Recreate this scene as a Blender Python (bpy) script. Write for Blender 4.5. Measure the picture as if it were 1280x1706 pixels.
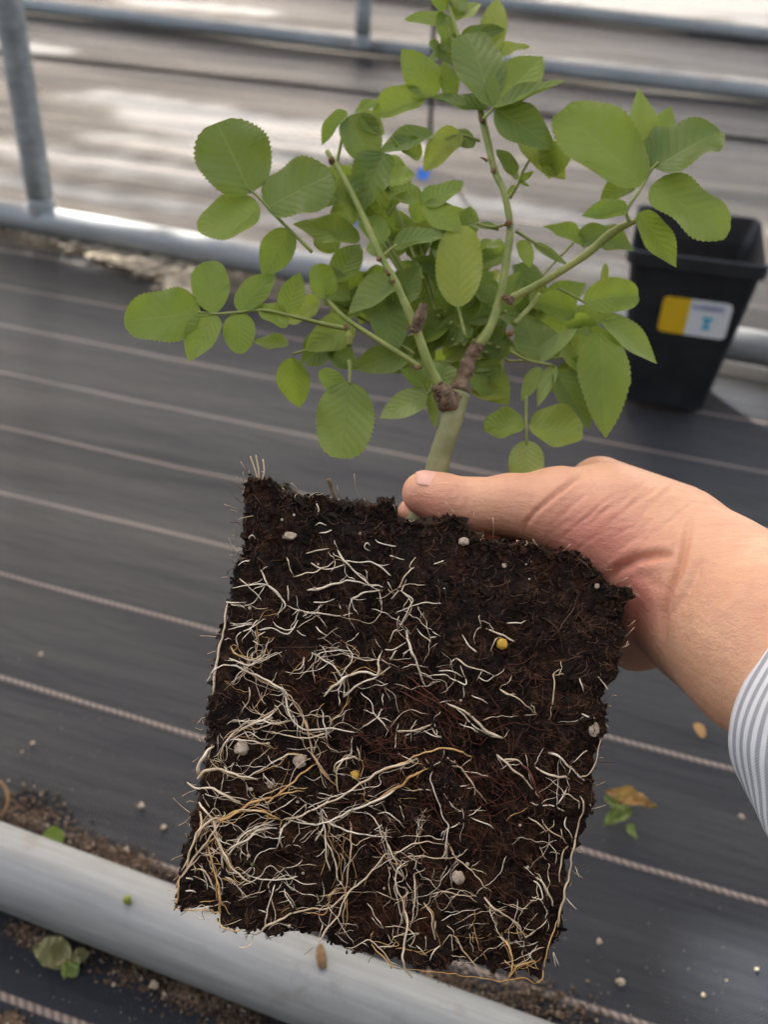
import bpy, bmesh, math, random
import numpy as np
from math import sin, cos, pi, radians, sqrt, atan2
from mathutils import Vector, Matrix, noise, Quaternion
random.seed(7)
S = bpy.context.scene
COL = S.collection
for o in list(bpy.data.objects): bpy.data.objects.remove(o)

# ------------------------------------------------------------------ camera
CAM_H, FPX, PITCH, ROLL = 0.60, 1600.0, radians(37.3), radians(2.0)
cd = bpy.data.cameras.new('camera'); cam = bpy.data.objects.new('camera', cd); COL.objects.link(cam)
MW = Matrix.Rotation(pi/2-PITCH, 4, 'X') @ Matrix.Rotation(ROLL, 4, 'Z')
cam.matrix_world = Matrix.Translation((0, 0, CAM_H)) @ MW
cd.sensor_fit = 'VERTICAL'; cd.sensor_height = 36.0; cd.sensor_width = 27.0
cd.lens = 36.0*FPX/1706.0
cd.clip_start = .02; cd.clip_end = 200
cd.dof.use_dof = True; cd.dof.focus_distance = .365; cd.dof.aperture_fstop = 9.5
S.camera = cam
# ------------------------------------------------------------------ world, sun, exposure
SUN_EL, SUN_AZ = radians(52), radians(-14)      # azimuth from +Y, negative towards -X
SD = Vector((sin(SUN_AZ)*cos(SUN_EL), cos(SUN_AZ)*cos(SUN_EL), sin(SUN_EL)))   # towards the sun
W = bpy.data.worlds.new("World"); S.world = W; W.use_nodes = True
wn = W.node_tree.nodes; wl = W.node_tree.links
sky = wn.new('ShaderNodeTexSky'); sky.sky_type = 'NISHITA'; sky.sun_disc = False
sky.sun_elevation = SUN_EL; sky.sun_rotation = SUN_AZ; sky.dust_density = 4.0; sky.air_density = 1.0; sky.ozone_density = .6
tint = wn.new('ShaderNodeMix'); tint.data_type = 'RGBA'; tint.blend_type = 'MULTIPLY'; tint.inputs[0].default_value = 1.0
tint.inputs[7].default_value = (1.0, .87, .73, 1)          # hazy, warm overcast-like sky
wl.new(sky.outputs[0], tint.inputs[6]); wl.new(tint.outputs[2], wn['Background'].inputs[0]); wn['Background'].inputs[1].default_value = 0.15
sd = bpy.data.lights.new('sun', 'SUN'); sd.energy = 5.0; sd.angle = radians(.53); sd.color = (1, .95, .87)
sun = bpy.data.objects.new('sun', sd); COL.objects.link(sun)
sun.rotation_euler = SD.to_track_quat('Z', 'Y').to_euler()
S.view_settings.view_transform = 'Standard'; S.view_settings.look = 'None'
S.view_settings.exposure = 2.35; S.view_settings.gamma = 1; S.view_settings.use_curve_mapping = False
S.cycles.transparent_max_bounces = 16

# ------------------------------------------------------------------ helpers
CL = Vector((0, 0, CAM_H)); M3 = MW.to_3x3()
def P(x, y, z):                       # photo pixel at depth z -> world point
    return CL + M3 @ Vector(((x-640)/FPX*z, -(y-853)/FPX*z, -z))
def G(x, y, h=0.0):                   # photo pixel on the horizontal plane at height h
    d = M3 @ Vector(((x-640)/FPX, -(y-853)/FPX, -1)); return CL + d*((h-CAM_H)/d.z)
VIEW = M3 @ Vector((0, 0, -1)); UPV = M3 @ Vector((0, 1, 0)); RTV = M3 @ Vector((1, 0, 0))
def props(o, label=None, cat=None, group=None, kind=None):
    if label: o['label'] = label
    if cat: o['category'] = cat
    if group: o['group'] = group
    if kind: o['kind'] = kind
    return o
def empty(name, loc=(0, 0, 0), rz=0):
    o = bpy.data.objects.new(name, None); COL.objects.link(o); o.location = loc; o.rotation_euler = (0, 0, rz)
    o.empty_display_size = .02
    return o
def mesh(name, V, F, mat=None, parent=None, smooth=True, world=True):
    me = bpy.data.meshes.new(name); me.from_pydata([tuple(v) for v in V], [], F); me.update()
    if smooth: me.polygons.foreach_set('use_smooth', [True]*len(me.polygons))
    if mat: me.materials.append(mat)
    o = bpy.data.objects.new(name, me); COL.objects.link(o)
    if parent:
        o.parent = parent
        if world:
            m = Matrix.Translation(parent.location) @ parent.rotation_euler.to_matrix().to_4x4()
            p = parent.parent
            while p:
                m = Matrix.Translation(p.location) @ p.rotation_euler.to_matrix().to_4x4() @ m; p = p.parent
            me.transform(m.inverted())
    return o
def catmull(pts, n):
    pts = [Vector(p) for p in pts]
    if len(pts) == 2: return [pts[0].lerp(pts[1], i/n) for i in range(n+1)]
    q = [pts[0]*2-pts[1]] + pts + [pts[-1]*2-pts[-2]]
    out = []; segs = len(pts)-1
    for k in range(n+1):
        u = k/n*segs; i = min(int(u), segs-1); t = u-i
        a, b, c, d = q[i], q[i+1], q[i+2], q[i+3]
        out.append(.5*((2*b)+(c-a)*t+(2*a-5*b+4*c-d)*t*t+(3*b-a-3*c+d)*t**3))
    return out
def lerp_list(r, n):
    out = []
    for k in range(n+1):
        u = k/n*(len(r)-1); i = min(int(u), len(r)-2); out.append(r[i]+(r[i+1]-r[i])*(u-i))
    return out
def tube_into(V, F, pts, rad, ns=6, cap=True):
    n = len(pts); base = len(V)
    t = (pts[1]-pts[0]).normalized(); nrm = t.orthogonal().normalized()
    for i in range(n):
        tt = (pts[min(i+1, n-1)]-pts[max(i-1, 0)])
        if tt.length > 1e-9:
            tt.normalize(); q = t.rotation_difference(tt); nrm = (q @ nrm).normalized(); t = tt
        b = t.cross(nrm)
        for k in range(ns):
            a = 2*pi*k/ns; V.append(pts[i]+(nrm*cos(a)+b*sin(a))*rad[i])
    for i in range(n-1):
        for k in range(ns):
            a = base+i*ns+k; b = base+i*ns+(k+1) % ns
            F.append((a, b, b+ns, a+ns))
    if cap:
        F.append(tuple(base+k for k in reversed(range(ns)))); F.append(tuple(base+(n-1)*ns+k for k in range(ns)))
def tube(name, ctrl, radii, mat, parent=None, n=24, ns=10, wob=0, smooth=True):
    pts = catmull(ctrl, n); rad = lerp_list(radii, n)
    if wob: rad = [r*(1+wob*noise.noise(p*220)) for r, p in zip(rad, pts)]
    V, F = [], []; tube_into(V, F, pts, rad, ns); return mesh(name, V, F, mat, parent, smooth)

# ------------------------------------------------------------------ materials
def new_mat(name):
    m = bpy.data.materials.new(name); m.use_nodes = True
    return m, m.node_tree.nodes, m.node_tree.links, m.node_tree.nodes['Principled BSDF']
def ramp(n, stops):
    r = n.new('ShaderNodeValToRGB'); el = r.color_ramp.elements
    while len(el) < len(stops): el.new(.5)
    for e, (p, c) in zip(el, stops):
        e.position = p; e.color = (c, c, c, 1) if not hasattr(c, '__len__') else (*c, 1)
    return r
def noise_n(n, l, scale, coord=None, det=4, rough=.6, mapping=None):
    t = n.new('ShaderNodeTexNoise'); t.inputs['Scale'].default_value = scale
    t.inputs['Detail'].default_value = det; t.inputs['Roughness'].default_value = rough
    if coord is not None: l.new(coord, t.inputs['Vector'])
    return t
def mapped(n, l, coord, scale=(1, 1, 1), rot=(0, 0, 0)):
    m = n.new('ShaderNodeMapping'); m.inputs['Scale'].default_value = scale; m.inputs['Rotation'].default_value = rot
    l.new(coord, m.inputs['Vector']); return m.outputs[0]
def mixc(n, l, fac, a, b, mode='MIX'):
    m = n.new('ShaderNodeMix'); m.data_type = 'RGBA'; m.blend_type = mode
    for s, v in ((0, fac), (6, a), (7, b)):
        if hasattr(v, 'links'): l.new(v, m.inputs[s])
        elif hasattr(v, '__len__'): m.inputs[s].default_value = (*v, 1)
        else: m.inputs[s].default_value = v
    return m.outputs[2]
def mth(n, l, op, a, b=None, c=None):
    m = n.new('ShaderNodeMath'); m.operation = op
    for i, v in enumerate((a, b, c)):
        if v is None: continue
        if hasattr(v, 'links'): l.new(v, m.inputs[i])
        else: m.inputs[i].default_value = v
    return m.outputs[0]
def bump(n, l, h, strength, dist, prev=None):
    b = n.new('ShaderNodeBump'); b.inputs['Strength'].default_value = strength; b.inputs['Distance'].default_value = dist
    l.new(h, b.inputs['Height'])
    if prev is not None: l.new(prev, b.inputs['Normal'])
    return b.outputs[0]

def simple(name, c1, c2, scale, rough=.6, bs=.3, bd=.001, spec=.4, metallic=0):
    m, n, l, b = new_mat(name); tc = n.new('ShaderNodeTexCoord').outputs['Object']
    t = noise_n(n, l, scale, tc, 6); r = ramp(n, [(.35, c1), (.65, c2)]); l.new(t.outputs[0], r.inputs[0])
    l.new(r.outputs[0], b.inputs['Base Color']); b.inputs['Roughness'].default_value = rough
    b.inputs['Specular IOR Level'].default_value = spec; b.inputs['Metallic'].default_value = metallic
    l.new(bump(n, l, t.outputs[0], bs, bd), b.inputs['Normal']); return m

def cloth_material():
    m, n, l, b = new_mat('woven_ground_cloth'); tc = n.new('ShaderNodeTexCoord').outputs['Object']
    sep = n.new('ShaderNodeSeparateXYZ'); l.new(tc, sep.inputs[0]); X, Y = sep.outputs[0], sep.outputs[1]
    # woven tapes
    wx = mth(n, l, 'SINE', mth(n, l, 'MULTIPLY', X, 2*pi/.0026)); wy = mth(n, l, 'SINE', mth(n, l, 'MULTIPLY', Y, 2*pi/.0026))
    weave = mth(n, l, 'MULTIPLY', wx, wy)
    wob = noise_n(n, l, 1.0, mapped(n, l, tc, (2.2, 3, 1)), 3)
    yy = mth(n, l, 'ADD', Y, mth(n, l, 'MULTIPLY', mth(n, l, 'SUBTRACT', wob.outputs[0], .5), .012))
    # marker stripes every 11 cm, a twisted double thread
    ph = mth(n, l, 'SUBTRACT', mth(n, l, 'FRACT', mth(n, l, 'ADD', mth(n, l, 'DIVIDE', mth(n, l, 'SUBTRACT', yy, .4282), .1107), 20.5)), .5)
    dist = mth(n, l, 'ABSOLUTE', mth(n, l, 'MULTIPLY', ph, .1107))
    band = mth(n, l, 'SUBTRACT', 1.0, mth(n, l, 'MINIMUM', mth(n, l, 'DIVIDE', dist, .0030), 1.0))
    bead = mth(n, l, 'SINE', mth(n, l, 'ADD', mth(n, l, 'MULTIPLY', X, 2*pi/.0062), mth(n, l, 'MULTIPLY', ph, .1107*700)))
    bead01 = mth(n, l, 'MULTIPLY_ADD', bead, .5, .5)
    bandm = mth(n, l, 'SMOOTH_MIN', mth(n, l, 'MULTIPLY', band, 2.2), 1.0, .2)
    stripe = mth(n, l, 'MULTIPLY', bandm, mth(n, l, 'MULTIPLY_ADD', bead01, .6, .4))
    fade = noise_n(n, l, 1.0, mapped(n, l, tc, (1.1, 9.0, 1)), 4)
    # faint second marker line, worn
    base = noise_n(n, l, 1.0, mapped(n, l, tc, (1.6, 6, 1)), 7, .6)
    r1 = ramp(n, [(.3, (.010, .0125, .018)), (.55, (.016, .019, .026)), (.8, (.030, .031, .036))]); l.new(base.outputs[0], r1.inputs[0])
    r1o = mixc(n, l, mth(n, l, 'MULTIPLY_ADD', weave, .5, .5), mixc(n, l, 1.0, r1.outputs[0], (.62, .62, .62), 'MULTIPLY'), mixc(n, l, 1.0, r1.outputs[0], (1.5, 1.5, 1.5), 'MULTIPLY'))
    dust_glare = noise_n(n, l, 1.0, mapped(n, l, tc, (.9, 1.9, 1)), 8, .7)
    dr = ramp(n, [(.40, 0.0), (.75, .55)]); l.new(dust_glare.outputs[0], dr.inputs[0])
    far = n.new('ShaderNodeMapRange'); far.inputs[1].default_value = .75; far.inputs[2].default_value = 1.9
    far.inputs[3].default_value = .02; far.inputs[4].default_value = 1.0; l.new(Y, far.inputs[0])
    dfac = mth(n, l, 'MULTIPLY', dr.outputs[0], far.outputs[0])  # dust patches, built up with distance to paint in the far glare
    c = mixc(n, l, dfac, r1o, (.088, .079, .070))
    fine = noise_n(n, l, 420, tc, 2); fr = ramp(n, [(.68, 0.0), (.76, .5)]); l.new(fine.outputs[0], fr.inputs[0])
    c = mixc(n, l, mth(n, l, 'MULTIPLY', fr.outputs[0], .5), c, (.13, .12, .11))
    c = mixc(n, l, mth(n, l, 'MULTIPLY', stripe, .92), c, (.36, .29, .245))
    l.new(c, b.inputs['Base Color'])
    rr = ramp(n, [(.35, .30), (.65, .55)]); l.new(fade.outputs[0], rr.inputs[0]); l.new(rr.outputs[0], b.inputs['Roughness'])
    b.inputs['Specular IOR Level'].default_value = .27
    wr = noise_n(n, l, 1.0, mapped(n, l, tc, (2.0, 11, 1)), 4, .5)
    wr2 = noise_n(n, l, 1.0, mapped(n, l, tc, (7.0, 42, 1)), 3, .5)
    n0 = bump(n, l, wr2.outputs[0], .8, .0045)
    n1 = bump(n, l, wr.outputs[0], 1.0, .022, n0)
    n2 = bump(n, l, weave, .8, .0006, n1)
    n3 = bump(n, l, mth(n, l, 'ADD', mth(n, l, 'MULTIPLY', band, 1.0), mth(n, l, 'MULTIPLY', stripe, .5)), 1.0, .0012, n2)
    l.new(n3, b.inputs['Normal']); return m

def galv_material():
    m, n, l, b = new_mat('galvanised_steel'); tc = n.new('ShaderNodeTexCoord').outputs['Object']
    a = noise_n(n, l, 1.0, mapped(n, l, tc, (4, 90, 90)), 7, .7); v = n.new('ShaderNodeTexVoronoi'); v.inputs['Scale'].default_value = 60
    l.new(mapped(n, l, tc, (.5, 1, 1)), v.inputs['Vector'])
    r = ramp(n, [(.25, (.18, .192, .194)), (.5, (.27, .283, .282)), (.75, (.38, .39, .38))]); l.new(a.outputs[0], r.inputs[0])
    c = mixc(n, l, .06, r.outputs[0], v.outputs['Distance'], 'SOFT_LIGHT')
    big = noise_n(n, l, 1.0, mapped(n, l, tc, (2.2, 34, 34)), 5, .6); bgr = ramp(n, [(.35, .78), (.65, 1.18)]); l.new(big.outputs[0], bgr.inputs[0])
    c = mixc(n, l, 1.0, c, bgr.outputs[0], 'MULTIPLY')
    d = noise_n(n, l, 40, tc, 6, .7); dr = ramp(n, [(.56, 0.0), (.68, .55)]); l.new(d.outputs[0], dr.inputs[0])
    c = mixc(n, l, dr.outputs[0], c, (.20, .19, .17))
    l.new(c, b.inputs['Base Color']); b.inputs['Metallic'].default_value = .12
    rr = ramp(n, [(.3, .45), (.7, .65)]); l.new(a.outputs[0], rr.inputs[0]); l.new(rr.outputs[0], b.inputs['Roughness'])
    l.new(bump(n, l, a.outputs[0], .25, .001), b.inputs['Normal']); return m

def leaf_material(name, c1, c2, tr):
    m, n, l, b = new_mat(name); uv = n.new('ShaderNodeUVMap').outputs[0]
    sep = n.new('ShaderNodeSeparateXYZ'); l.new(uv, sep.inputs[0]); U, V = sep.outputs[0], sep.outputs[1]   # U along, V across -1..1 as 0..1
    v = mth(n, l, 'ABSOLUTE', mth(n, l, 'MULTIPLY_ADD', V, 2.0, -1.0))
    mid = mth(n, l, 'SUBTRACT', 1.0, mth(n, l, 'MINIMUM', mth(n, l, 'DIVIDE', v, .055), 1.0))
    side = mth(n, l, 'FRACT', mth(n, l, 'MULTIPLY', mth(n, l, 'SUBTRACT', U, mth(n, l, 'MULTIPLY', v, .28)), 8.0))
    sv = mth(n, l, 'ABSOLUTE', mth(n, l, 'SUBTRACT', side, .5))
    sidem = mth(n, l, 'SUBTRACT', 1.0, mth(n, l, 'MINIMUM', mth(n, l, 'DIVIDE', sv, .09), 1.0))
    vein = mth(n, l, 'MAXIMUM', mid, mth(n, l, 'MULTIPLY', sidem, .24))
    oi = n.new('ShaderNodeObjectInfo'); tc = n.new('ShaderNodeTexCoord').outputs['Object']
    nz = noise_n(n, l, 75, tc, 6, .65)
    f = mth(n, l, 'ADD', mth(n, l, 'MULTIPLY_ADD', oi.outputs['Random'], .8, -.2), mth(n, l, 'MULTIPLY', nz.outputs[0], .9))
    c = mixc(n, l, f, c1, c2)
    # pale speckle and a few brown spots
    sp = noise_n(n, l, 260, tc, 2); sr = ramp(n, [(.7, 0.0), (.78, .6)]); l.new(sp.outputs[0], sr.inputs[0])
    c = mixc(n, l, mth(n, l, 'MULTIPLY', sr.outputs[0], .25), c, (.25, .25, .08))
    edge = mth(n, l, 'POWER', v, 9.0)
    c = mixc(n, l, mth(n, l, 'MULTIPLY', edge, .3), c, (.26, .25, .08))
    c = mixc(n, l, mth(n, l, 'MULTIPLY', vein, .45), c, (.26, .33, .10))
    geo = n.new('ShaderNodeNewGeometry')
    c2_ = mixc(n, l, mth(n, l, 'MULTIPLY', geo.outputs['Backfacing'], .45), c, (.20, .27, .13))
    l.new(c2_, b.inputs['Base Color']); b.inputs['Roughness'].default_value = .52; b.inputs['Specular IOR Level'].default_value = .35
    quilt = mth(n, l, 'SUBTRACT', mth(n, l, 'SINE', mth(n, l, 'MULTIPLY', side, pi)), mth(n, l, 'MULTIPLY', mid, 1.5))
    q = noise_n(n, l, 700, tc, 2)
    n1 = bump(n, l, quilt, .30, .0006); n2 = bump(n, l, q.outputs[0], .25, .0003, n1); l.new(n2, b.inputs['Normal'])
    t = n.new('ShaderNodeBsdfTranslucent'); l.new(mixc(n, l, .5, c, (.34, .48, .06)), t.inputs[0]); l.new(n1, t.inputs['Normal'])
    mx = n.new('ShaderNodeMixShader'); mx.inputs[0].default_value = tr
    l.new(b.outputs[0], mx.inputs[1]); l.new(t.outputs[0], mx.inputs[2]); l.new(mx.outputs[0], n['Material Output'].inputs[0])
    return m

def skin_material():
    m, n, l, b = new_mat('skin'); tc = n.new('ShaderNodeTexCoord').outputs['Object']
    at = n.new('ShaderNodeAttribute'); at.attribute_name = 'flush'
    a = noise_n(n, l, 28, tc, 6, .6); r = ramp(n, [(.3, (.62, .31, .18)), (.7, (.76, .43, .26))]); l.new(a.outputs[0], r.inputs[0])
    c = mixc(n, l, at.outputs['Fac'], r.outputs[0], (.70, .24, .185))
    mo = noise_n(n, l, 160, tc, 4, .7); mr = ramp(n, [(.5, 0.0), (.7, .35)]); l.new(mo.outputs[0], mr.inputs[0])
    c = mixc(n, l, mr.outputs[0], c, (.60, .29, .21))
    l.new(c, b.inputs['Base Color']); b.inputs['Roughness'].default_value = .48; b.inputs['Specular IOR Level'].default_value = .4
    b.inputs['Subsurface Weight'].default_value = .12; b.inputs['Subsurface Radius'].default_value = (.008, .003, .0015); b.inputs['Subsurface Scale'].default_value = .6
    w = n.new('ShaderNodeTexVoronoi'); w.feature = 'DISTANCE_TO_EDGE'; w.inputs['Scale'].default_value = 900
    l.new(mapped(n, l, tc, (1, 1, .6)), w.inputs['Vector'])
    wr = noise_n(n, l, 1.0, mapped(n, l, tc, (60, 260, 260), (0, radians(35), 0)), 4)
    n1 = bump(n, l, wr.outputs[0], .5, .0014); n2 = bump(n, l, w.outputs[0], .6, .0003, n1)
    l.new(n2, b.inputs['Normal']); return m

def soil_material():
    m, n, l, b = new_mat('peat_soil'); tc = n.new('ShaderNodeTexCoord').outputs['Object']
    a = noise_n(n, l, 120, tc, 8, .75); r = ramp(n, [(.3, (.004, .0022, .0014)), (.50, (.018, .0082, .0042)), (.62, (.056, .024, .0105)), (.8, (.19, .095, .042))])
    l.new(a.outputs[0], r.inputs[0])
    rd = noise_n(n, l, 26, tc, 3); rr = ramp(n, [(.60, 0.0), (.70, .5)]); l.new(rd.outputs[0], rr.inputs[0])
    c = mixc(n, l, rr.outputs[0], r.outputs[0], (.10, .026, .009))
    f = noise_n(n, l, 700, tc, 3); fr = ramp(n, [(.4, .55), (.75, 1.6)]); l.new(f.outputs[0], fr.inputs[0])
    c = mixc(n, l, 1.0, c, fr.outputs[0], 'MULTIPLY')
    sp = noise_n(n, l, 1100, tc, 1); sr = ramp(n, [(.77, 0.0), (.8, 1.0)]); l.new(sp.outputs[0], sr.inputs[0])
    c = mixc(n, l, mth(n, l, 'MULTIPLY', sr.outputs[0], .5), c, (.35, .26, .18))
    l.new(c, b.inputs['Base Color']); b.inputs['Roughness'].default_value = .6; b.inputs['Specular IOR Level'].default_value = .22
    fb = noise_n(n, l, 1.0, mapped(n, l, tc, (350, 900, 500), (.3, .5, .9)), 5, .7)
    n1 = bump(n, l, fb.outputs[0], .9, .0015); l.new(n1, b.inputs['Normal']); return m

def root_material(name, c1, c2):
    m, n, l, b = new_mat(name); tc = n.new('ShaderNodeTexCoord').outputs['Object']; oi = n.new('ShaderNodeObjectInfo')
    a = noise_n(n, l, 160, tc, 5, .7); f = mth(n, l, 'ADD', mth(n, l, 'MULTIPLY', a.outputs[0], .9), mth(n, l, 'MULTIPLY_ADD', oi.outputs['Random'], .4, -.2))
    r = ramp(n, [(.25, c2), (.6, c1)]); l.new(f, r.inputs[0])
    d = noise_n(n, l, 400, tc, 4, .7); dr = ramp(n, [(.6, 0.0), (.72, .7)]); l.new(d.outputs[0], dr.inputs[0])
    l.new(mixc(n, l, dr.outputs[0], r.outputs[0], (.13, .08, .045)), b.inputs['Base Color'])
    b.inputs['Roughness'].default_value = .45; b.inputs['Specular IOR Level'].default_value = .4
    b.inputs['Subsurface Weight'].default_value = 0.0
    l.new(bump(n, l, d.outputs[0], .4, .0003), b.inputs['Normal']); return m

M_cloth = cloth_material(); M_galv = galv_material(); M_skin = skin_material(); M_soil = soil_material()
M_leaf = leaf_material('rose_leaf', (.135, .225, .026), (.240, .315, .055), .42)
M_leafd = leaf_material('rose_leaf_dark', (.085, .145, .024), (.150, .210, .042), .28)
M_leafl = leaf_material('rose_leaf_light', (.22, .31, .085), (.29, .37, .12), .4)
M_leafy = leaf_material('rose_leaf_young', (.24, .31, .045), (.32, .36, .07), .45)
M_stem = simple('green_stem', (.16, .21, .04), (.27, .29, .08), 90, .5, .3, .0006)
M_trunk = simple('old_stem', (.13, .14, .045), (.24, .235, .11), 90, .6, .6, .0012)
M_bark = simple('brown_bark', (.085, .055, .032), (.22, .15, .09), 260, .8, 1.0, .002)
M_scar = simple('dry_node', (.12, .065, .030), (.24, .15, .07), 300, .8, .6, .001)
M_rootw = root_material('white_root', (.88, .79, .62), (.62, .48, .31))
M_rooty = root_material('tan_root', (.74, .48, .19), (.46, .26, .09))
M_rootp = root_material('pale_root', (.80, .66, .46), (.50, .36, .21))
M_fib = root_material('brown_fibre', (.15, .075, .035), (.06, .028, .014))
M_red = root_material('red_root', (.16, .045, .022), (.08, .022, .012))
M_perl = simple('perlite', (.34, .26, .18), (.58, .49, .37), 420, .8, .8, .001)
M_yel = simple('fertiliser_prill', (.55, .30, .03), (.75, .48, .08), 300, .4, .4, .0006)
M_pot = simple('black_plastic', (.016, .017, .019), (.028, .029, .032), 30, .42, .15, .0006, .5)
M_litter = simple('dry_litter', (.10, .065, .04), (.42, .34, .24), 90, .85, .6, .001)
M_crumb = simple('soil_crumbs', (.045, .028, .018), (.17, .115, .075), 60, .9, .6, .001)

# ------------------------------------------------------------------ ground: woven cloth
TH = radians(-16.95)
def local(xw): return Matrix.Rotation(-TH, 3, 'Z') @ Vector(xw)
def cloth_sheet(name, x0, x1, y0, y1, nx, ny, z0, amp, edge=False):
    V, F = [], []
    for j in range(ny+1):
        y = y0+(y1-y0)*(j/ny)**1.0
        for i in range(nx+1):
            x = x0+(x1-x0)*i/nx
            p = Vector((x*1.3, y*7, 3.1)); q = Vector((x*.6, y*2.2, 9.1))
            fall = min(1, max(0, (y-.3)/.5))
            z = z0 + amp*fall*(noise.noise(p)*.5+noise.noise(q)*1.0+.35*noise.noise(Vector((x*3, y*18, .4)))-.9)
            if edge and j < 3: z += .002*(1-j/3)*(1+.6*noise.noise(Vector((x*2, 1, 1))))
            V.append((x, y, z))
    for j in range(ny):
        for i in range(nx):
            a = j*(nx+1)+i; F.append((a, a+1, a+nx+2, a+nx+1))
    o = mesh(name, V, F, M_cloth); o.rotation_euler = (0, 0, TH); return props(o, kind='structure')
cloth_sheet('ground', -5.5, 4.5, -1.5, 7.5, 160, 520, 0.0, .0075)
cloth_sheet('ground', -4.5, 5.0, 2.32, 7.4, 160, 260, 0.0045, .0075, True)
# wide base ground under everything, to the horizon
gp = mesh('ground', [(-60, -60, -.03), (60, -60, -.03), (60, 60, -.03), (-60, 60, -.03)], [(0, 1, 2, 3)],
          simple('bare_earth', (.10, .075, .05), (.2, .16, .11), 3, .9)); props(gp, kind='structure')

# ------------------------------------------------------------------ rails and uprights
def rail(pa, pb, r, ext, label, post=None, lift=0):
    a, b = G(*pa, r+lift), G(*pb, r+lift); d = (b-a).normalized(); A, B = a-d*ext[0], b+d*ext[1]
    t = empty('metal_rail', ((A+B)/2).to_tuple()); t.location.z = 0; t.rotation_euler = (0, 0, atan2(d.y, d.x))
    props(t, label, 'rail', 'galvanised rails lying across the ground cloth')
    L = (B-A).length; V, F = [], []
    n = 60; pts = [Vector((-L/2+L*i/n, 0, r+lift)) for i in range(n+1)]
    tube_into(V, F, pts, [r]*(n+1), 40); mesh('tube', V, F, M_galv, t, world=False)
    if post:
        (bx, by), (tx, ty), h, pr = post
        base = G(bx, by, r*1.2+lift); dd = M3 @ Vector(((tx-640)/FPX, -(ty-853)/FPX, -1))
        # point on the top pixel's ray that is closest to plumb above the base
        hz = Vector((dd.x, dd.y)); k = ((base.x)*dd.x+(base.y)*dd.y)/hz.length_squared
        top = CL+dd*k; up = (top-base).normalized(); top = base+up*h
        V, F = [], []; pts = [base.lerp(top, i/12) for i in range(13)]; tube_into(V, F, pts, [pr]*13, 36)
        mesh('upright', V, F, M_galv, t)
        V, F = [], []; pts = [base.lerp(base+up*(pr*1.6), i/4) for i in range(5)]
        tube_into(V, F, pts, [pr*1.13, pr*1.12, pr*1.09, pr*1.04, pr*1.0], 36); mesh('weld', V, F, M_galv, t)
    return t
rail((0, 1441), (600, 1668), .0248, (1.5, 2.5), 'thick galvanised rail in the foreground, running under the bottom of the root ball')
rail((0, 355), (1252, 578), .0225, (2.0, 2.5), 'galvanised rail behind the rose, with an upright post at its left end', ((72, 362), (10, -10), 1.1, .0205))
rail((40, 8), (1280, 155), .021, (2.5, 3), 'blurred rail crossing above the rose, second farthest, a short post standing on it', ((604, 80), (607, -10), 1.1, .021))
rail((840, 6), (1280, 58), .021, (5, 4), 'farthest rail, blurred, near the top right corner')

# ------------------------------------------------------------------ added sun blocker (outside the frame; throws the shade and the sun patches)
def blocker_material():
    m, n, l, b = new_mat('sun_blocker'); tc = n.new('ShaderNodeTexCoord').outputs['Object']
    b.inputs['Base Color'].default_value = (.04, .04, .04, 1); b.inputs['Roughness'].default_value = .8
    t = n.new('ShaderNodeBsdfTransparent'); t.inputs[0].default_value = (1, 1, 1, 1)
    mx = n.new('ShaderNodeMixShader'); mx.inputs[0].default_value = .30
    l.new(b.outputs[0], mx.inputs[2]); l.new(t.outputs[0], mx.inputs[1]); mx.inputs[0].default_value = .97
    l.new(mx.outputs[0], n['Material Output'].inputs[0]); return m
RZ = 5.0
holes = []       # sunlit spots on the ground (photo pixel centre, half size along the rails, half size across)
for (px, py, a, b_, sd_) in [(430, 212, .34, .10, 1), (300, 240, .25, .035, 2), (160, 262, .30, .03, 3), (120, 305, .5, .02, 4), (250, 165, .2, .04, 5), (330, 10, .25, .07, 6),
                         (1250, 8, .75, .34, 7), (60, 80, .12, .05, 8), (1235, 655, .14, .018, 9), (1225, 1618, .075, .022, 10), (400, 400, .62, .030, 15), (330, 36, .75, .035, 17), (1000, 112, .7, .035, 18), (1060, 28, .9, .04, 19), (1262, 590, .12, .03, 16), (760, 330, .22, .04, 11), (900, 420, .2, .015, 12), (235, 425, .13, .02, 13), (1240, 372, .2, .02, 14)]:
    g = G(px, py); k = RZ/SD.z; c = g+SD*k; c.z = 0; holes.append((c, a, b_, sd_))
bm = bmesh.new()
def blocker_sheet():
    # blocker sheet with openings placed for the sun patches: grid faces deleted where an opening lies
    V, F = [], []; x0, x1, y0, y1, st = -7.0, 5.6, 1.7, 12.5, .035
    nx, ny = int((x1-x0)/st), int((y1-y0)/st)
    c_, s_ = cos(TH), sin(TH); idx = {}
    for j in range(ny+1):
        for i in range(nx+1): V.append((x0+i*st, y0+j*st, RZ))
    for j in range(ny):
        for i in range(nx):
            x, y = x0+(i+.5)*st, y0+(j+.5)*st; hit = False
            for (c, a, b_, sd_) in holes:
                dx, dy = x-c.x, y-c.y
                if abs(dx) > a*1.6 or abs(dy) > a*1.6: continue
                u, v = (dx*c_+dy*s_)/a, (-dx*s_+dy*c_)/b_
                if u*u+v*v < 1.35+.9*noise.noise(Vector((x*6+sd_, y*10, sd_))): hit = True; break
            if not hit:
                a0 = j*(nx+1)+i; F.append((a0, a0+1, a0+nx+2, a0+nx+1))
    # added curtain behind the camera, cuts frontal light; same mesh as the blocker
    b = len(V); n_ = 40
    for j in range(2):
        for i in range(n_+1): V.append((-3.5+7*i/n_, -1.3+.06*sin(i*1.9), .05+j*3.4))
    for i in range(n_): F.append((b+i, b+i+1, b+n_+2+i, b+n_+1+i))
    return V, F
V, F = blocker_sheet()
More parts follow.
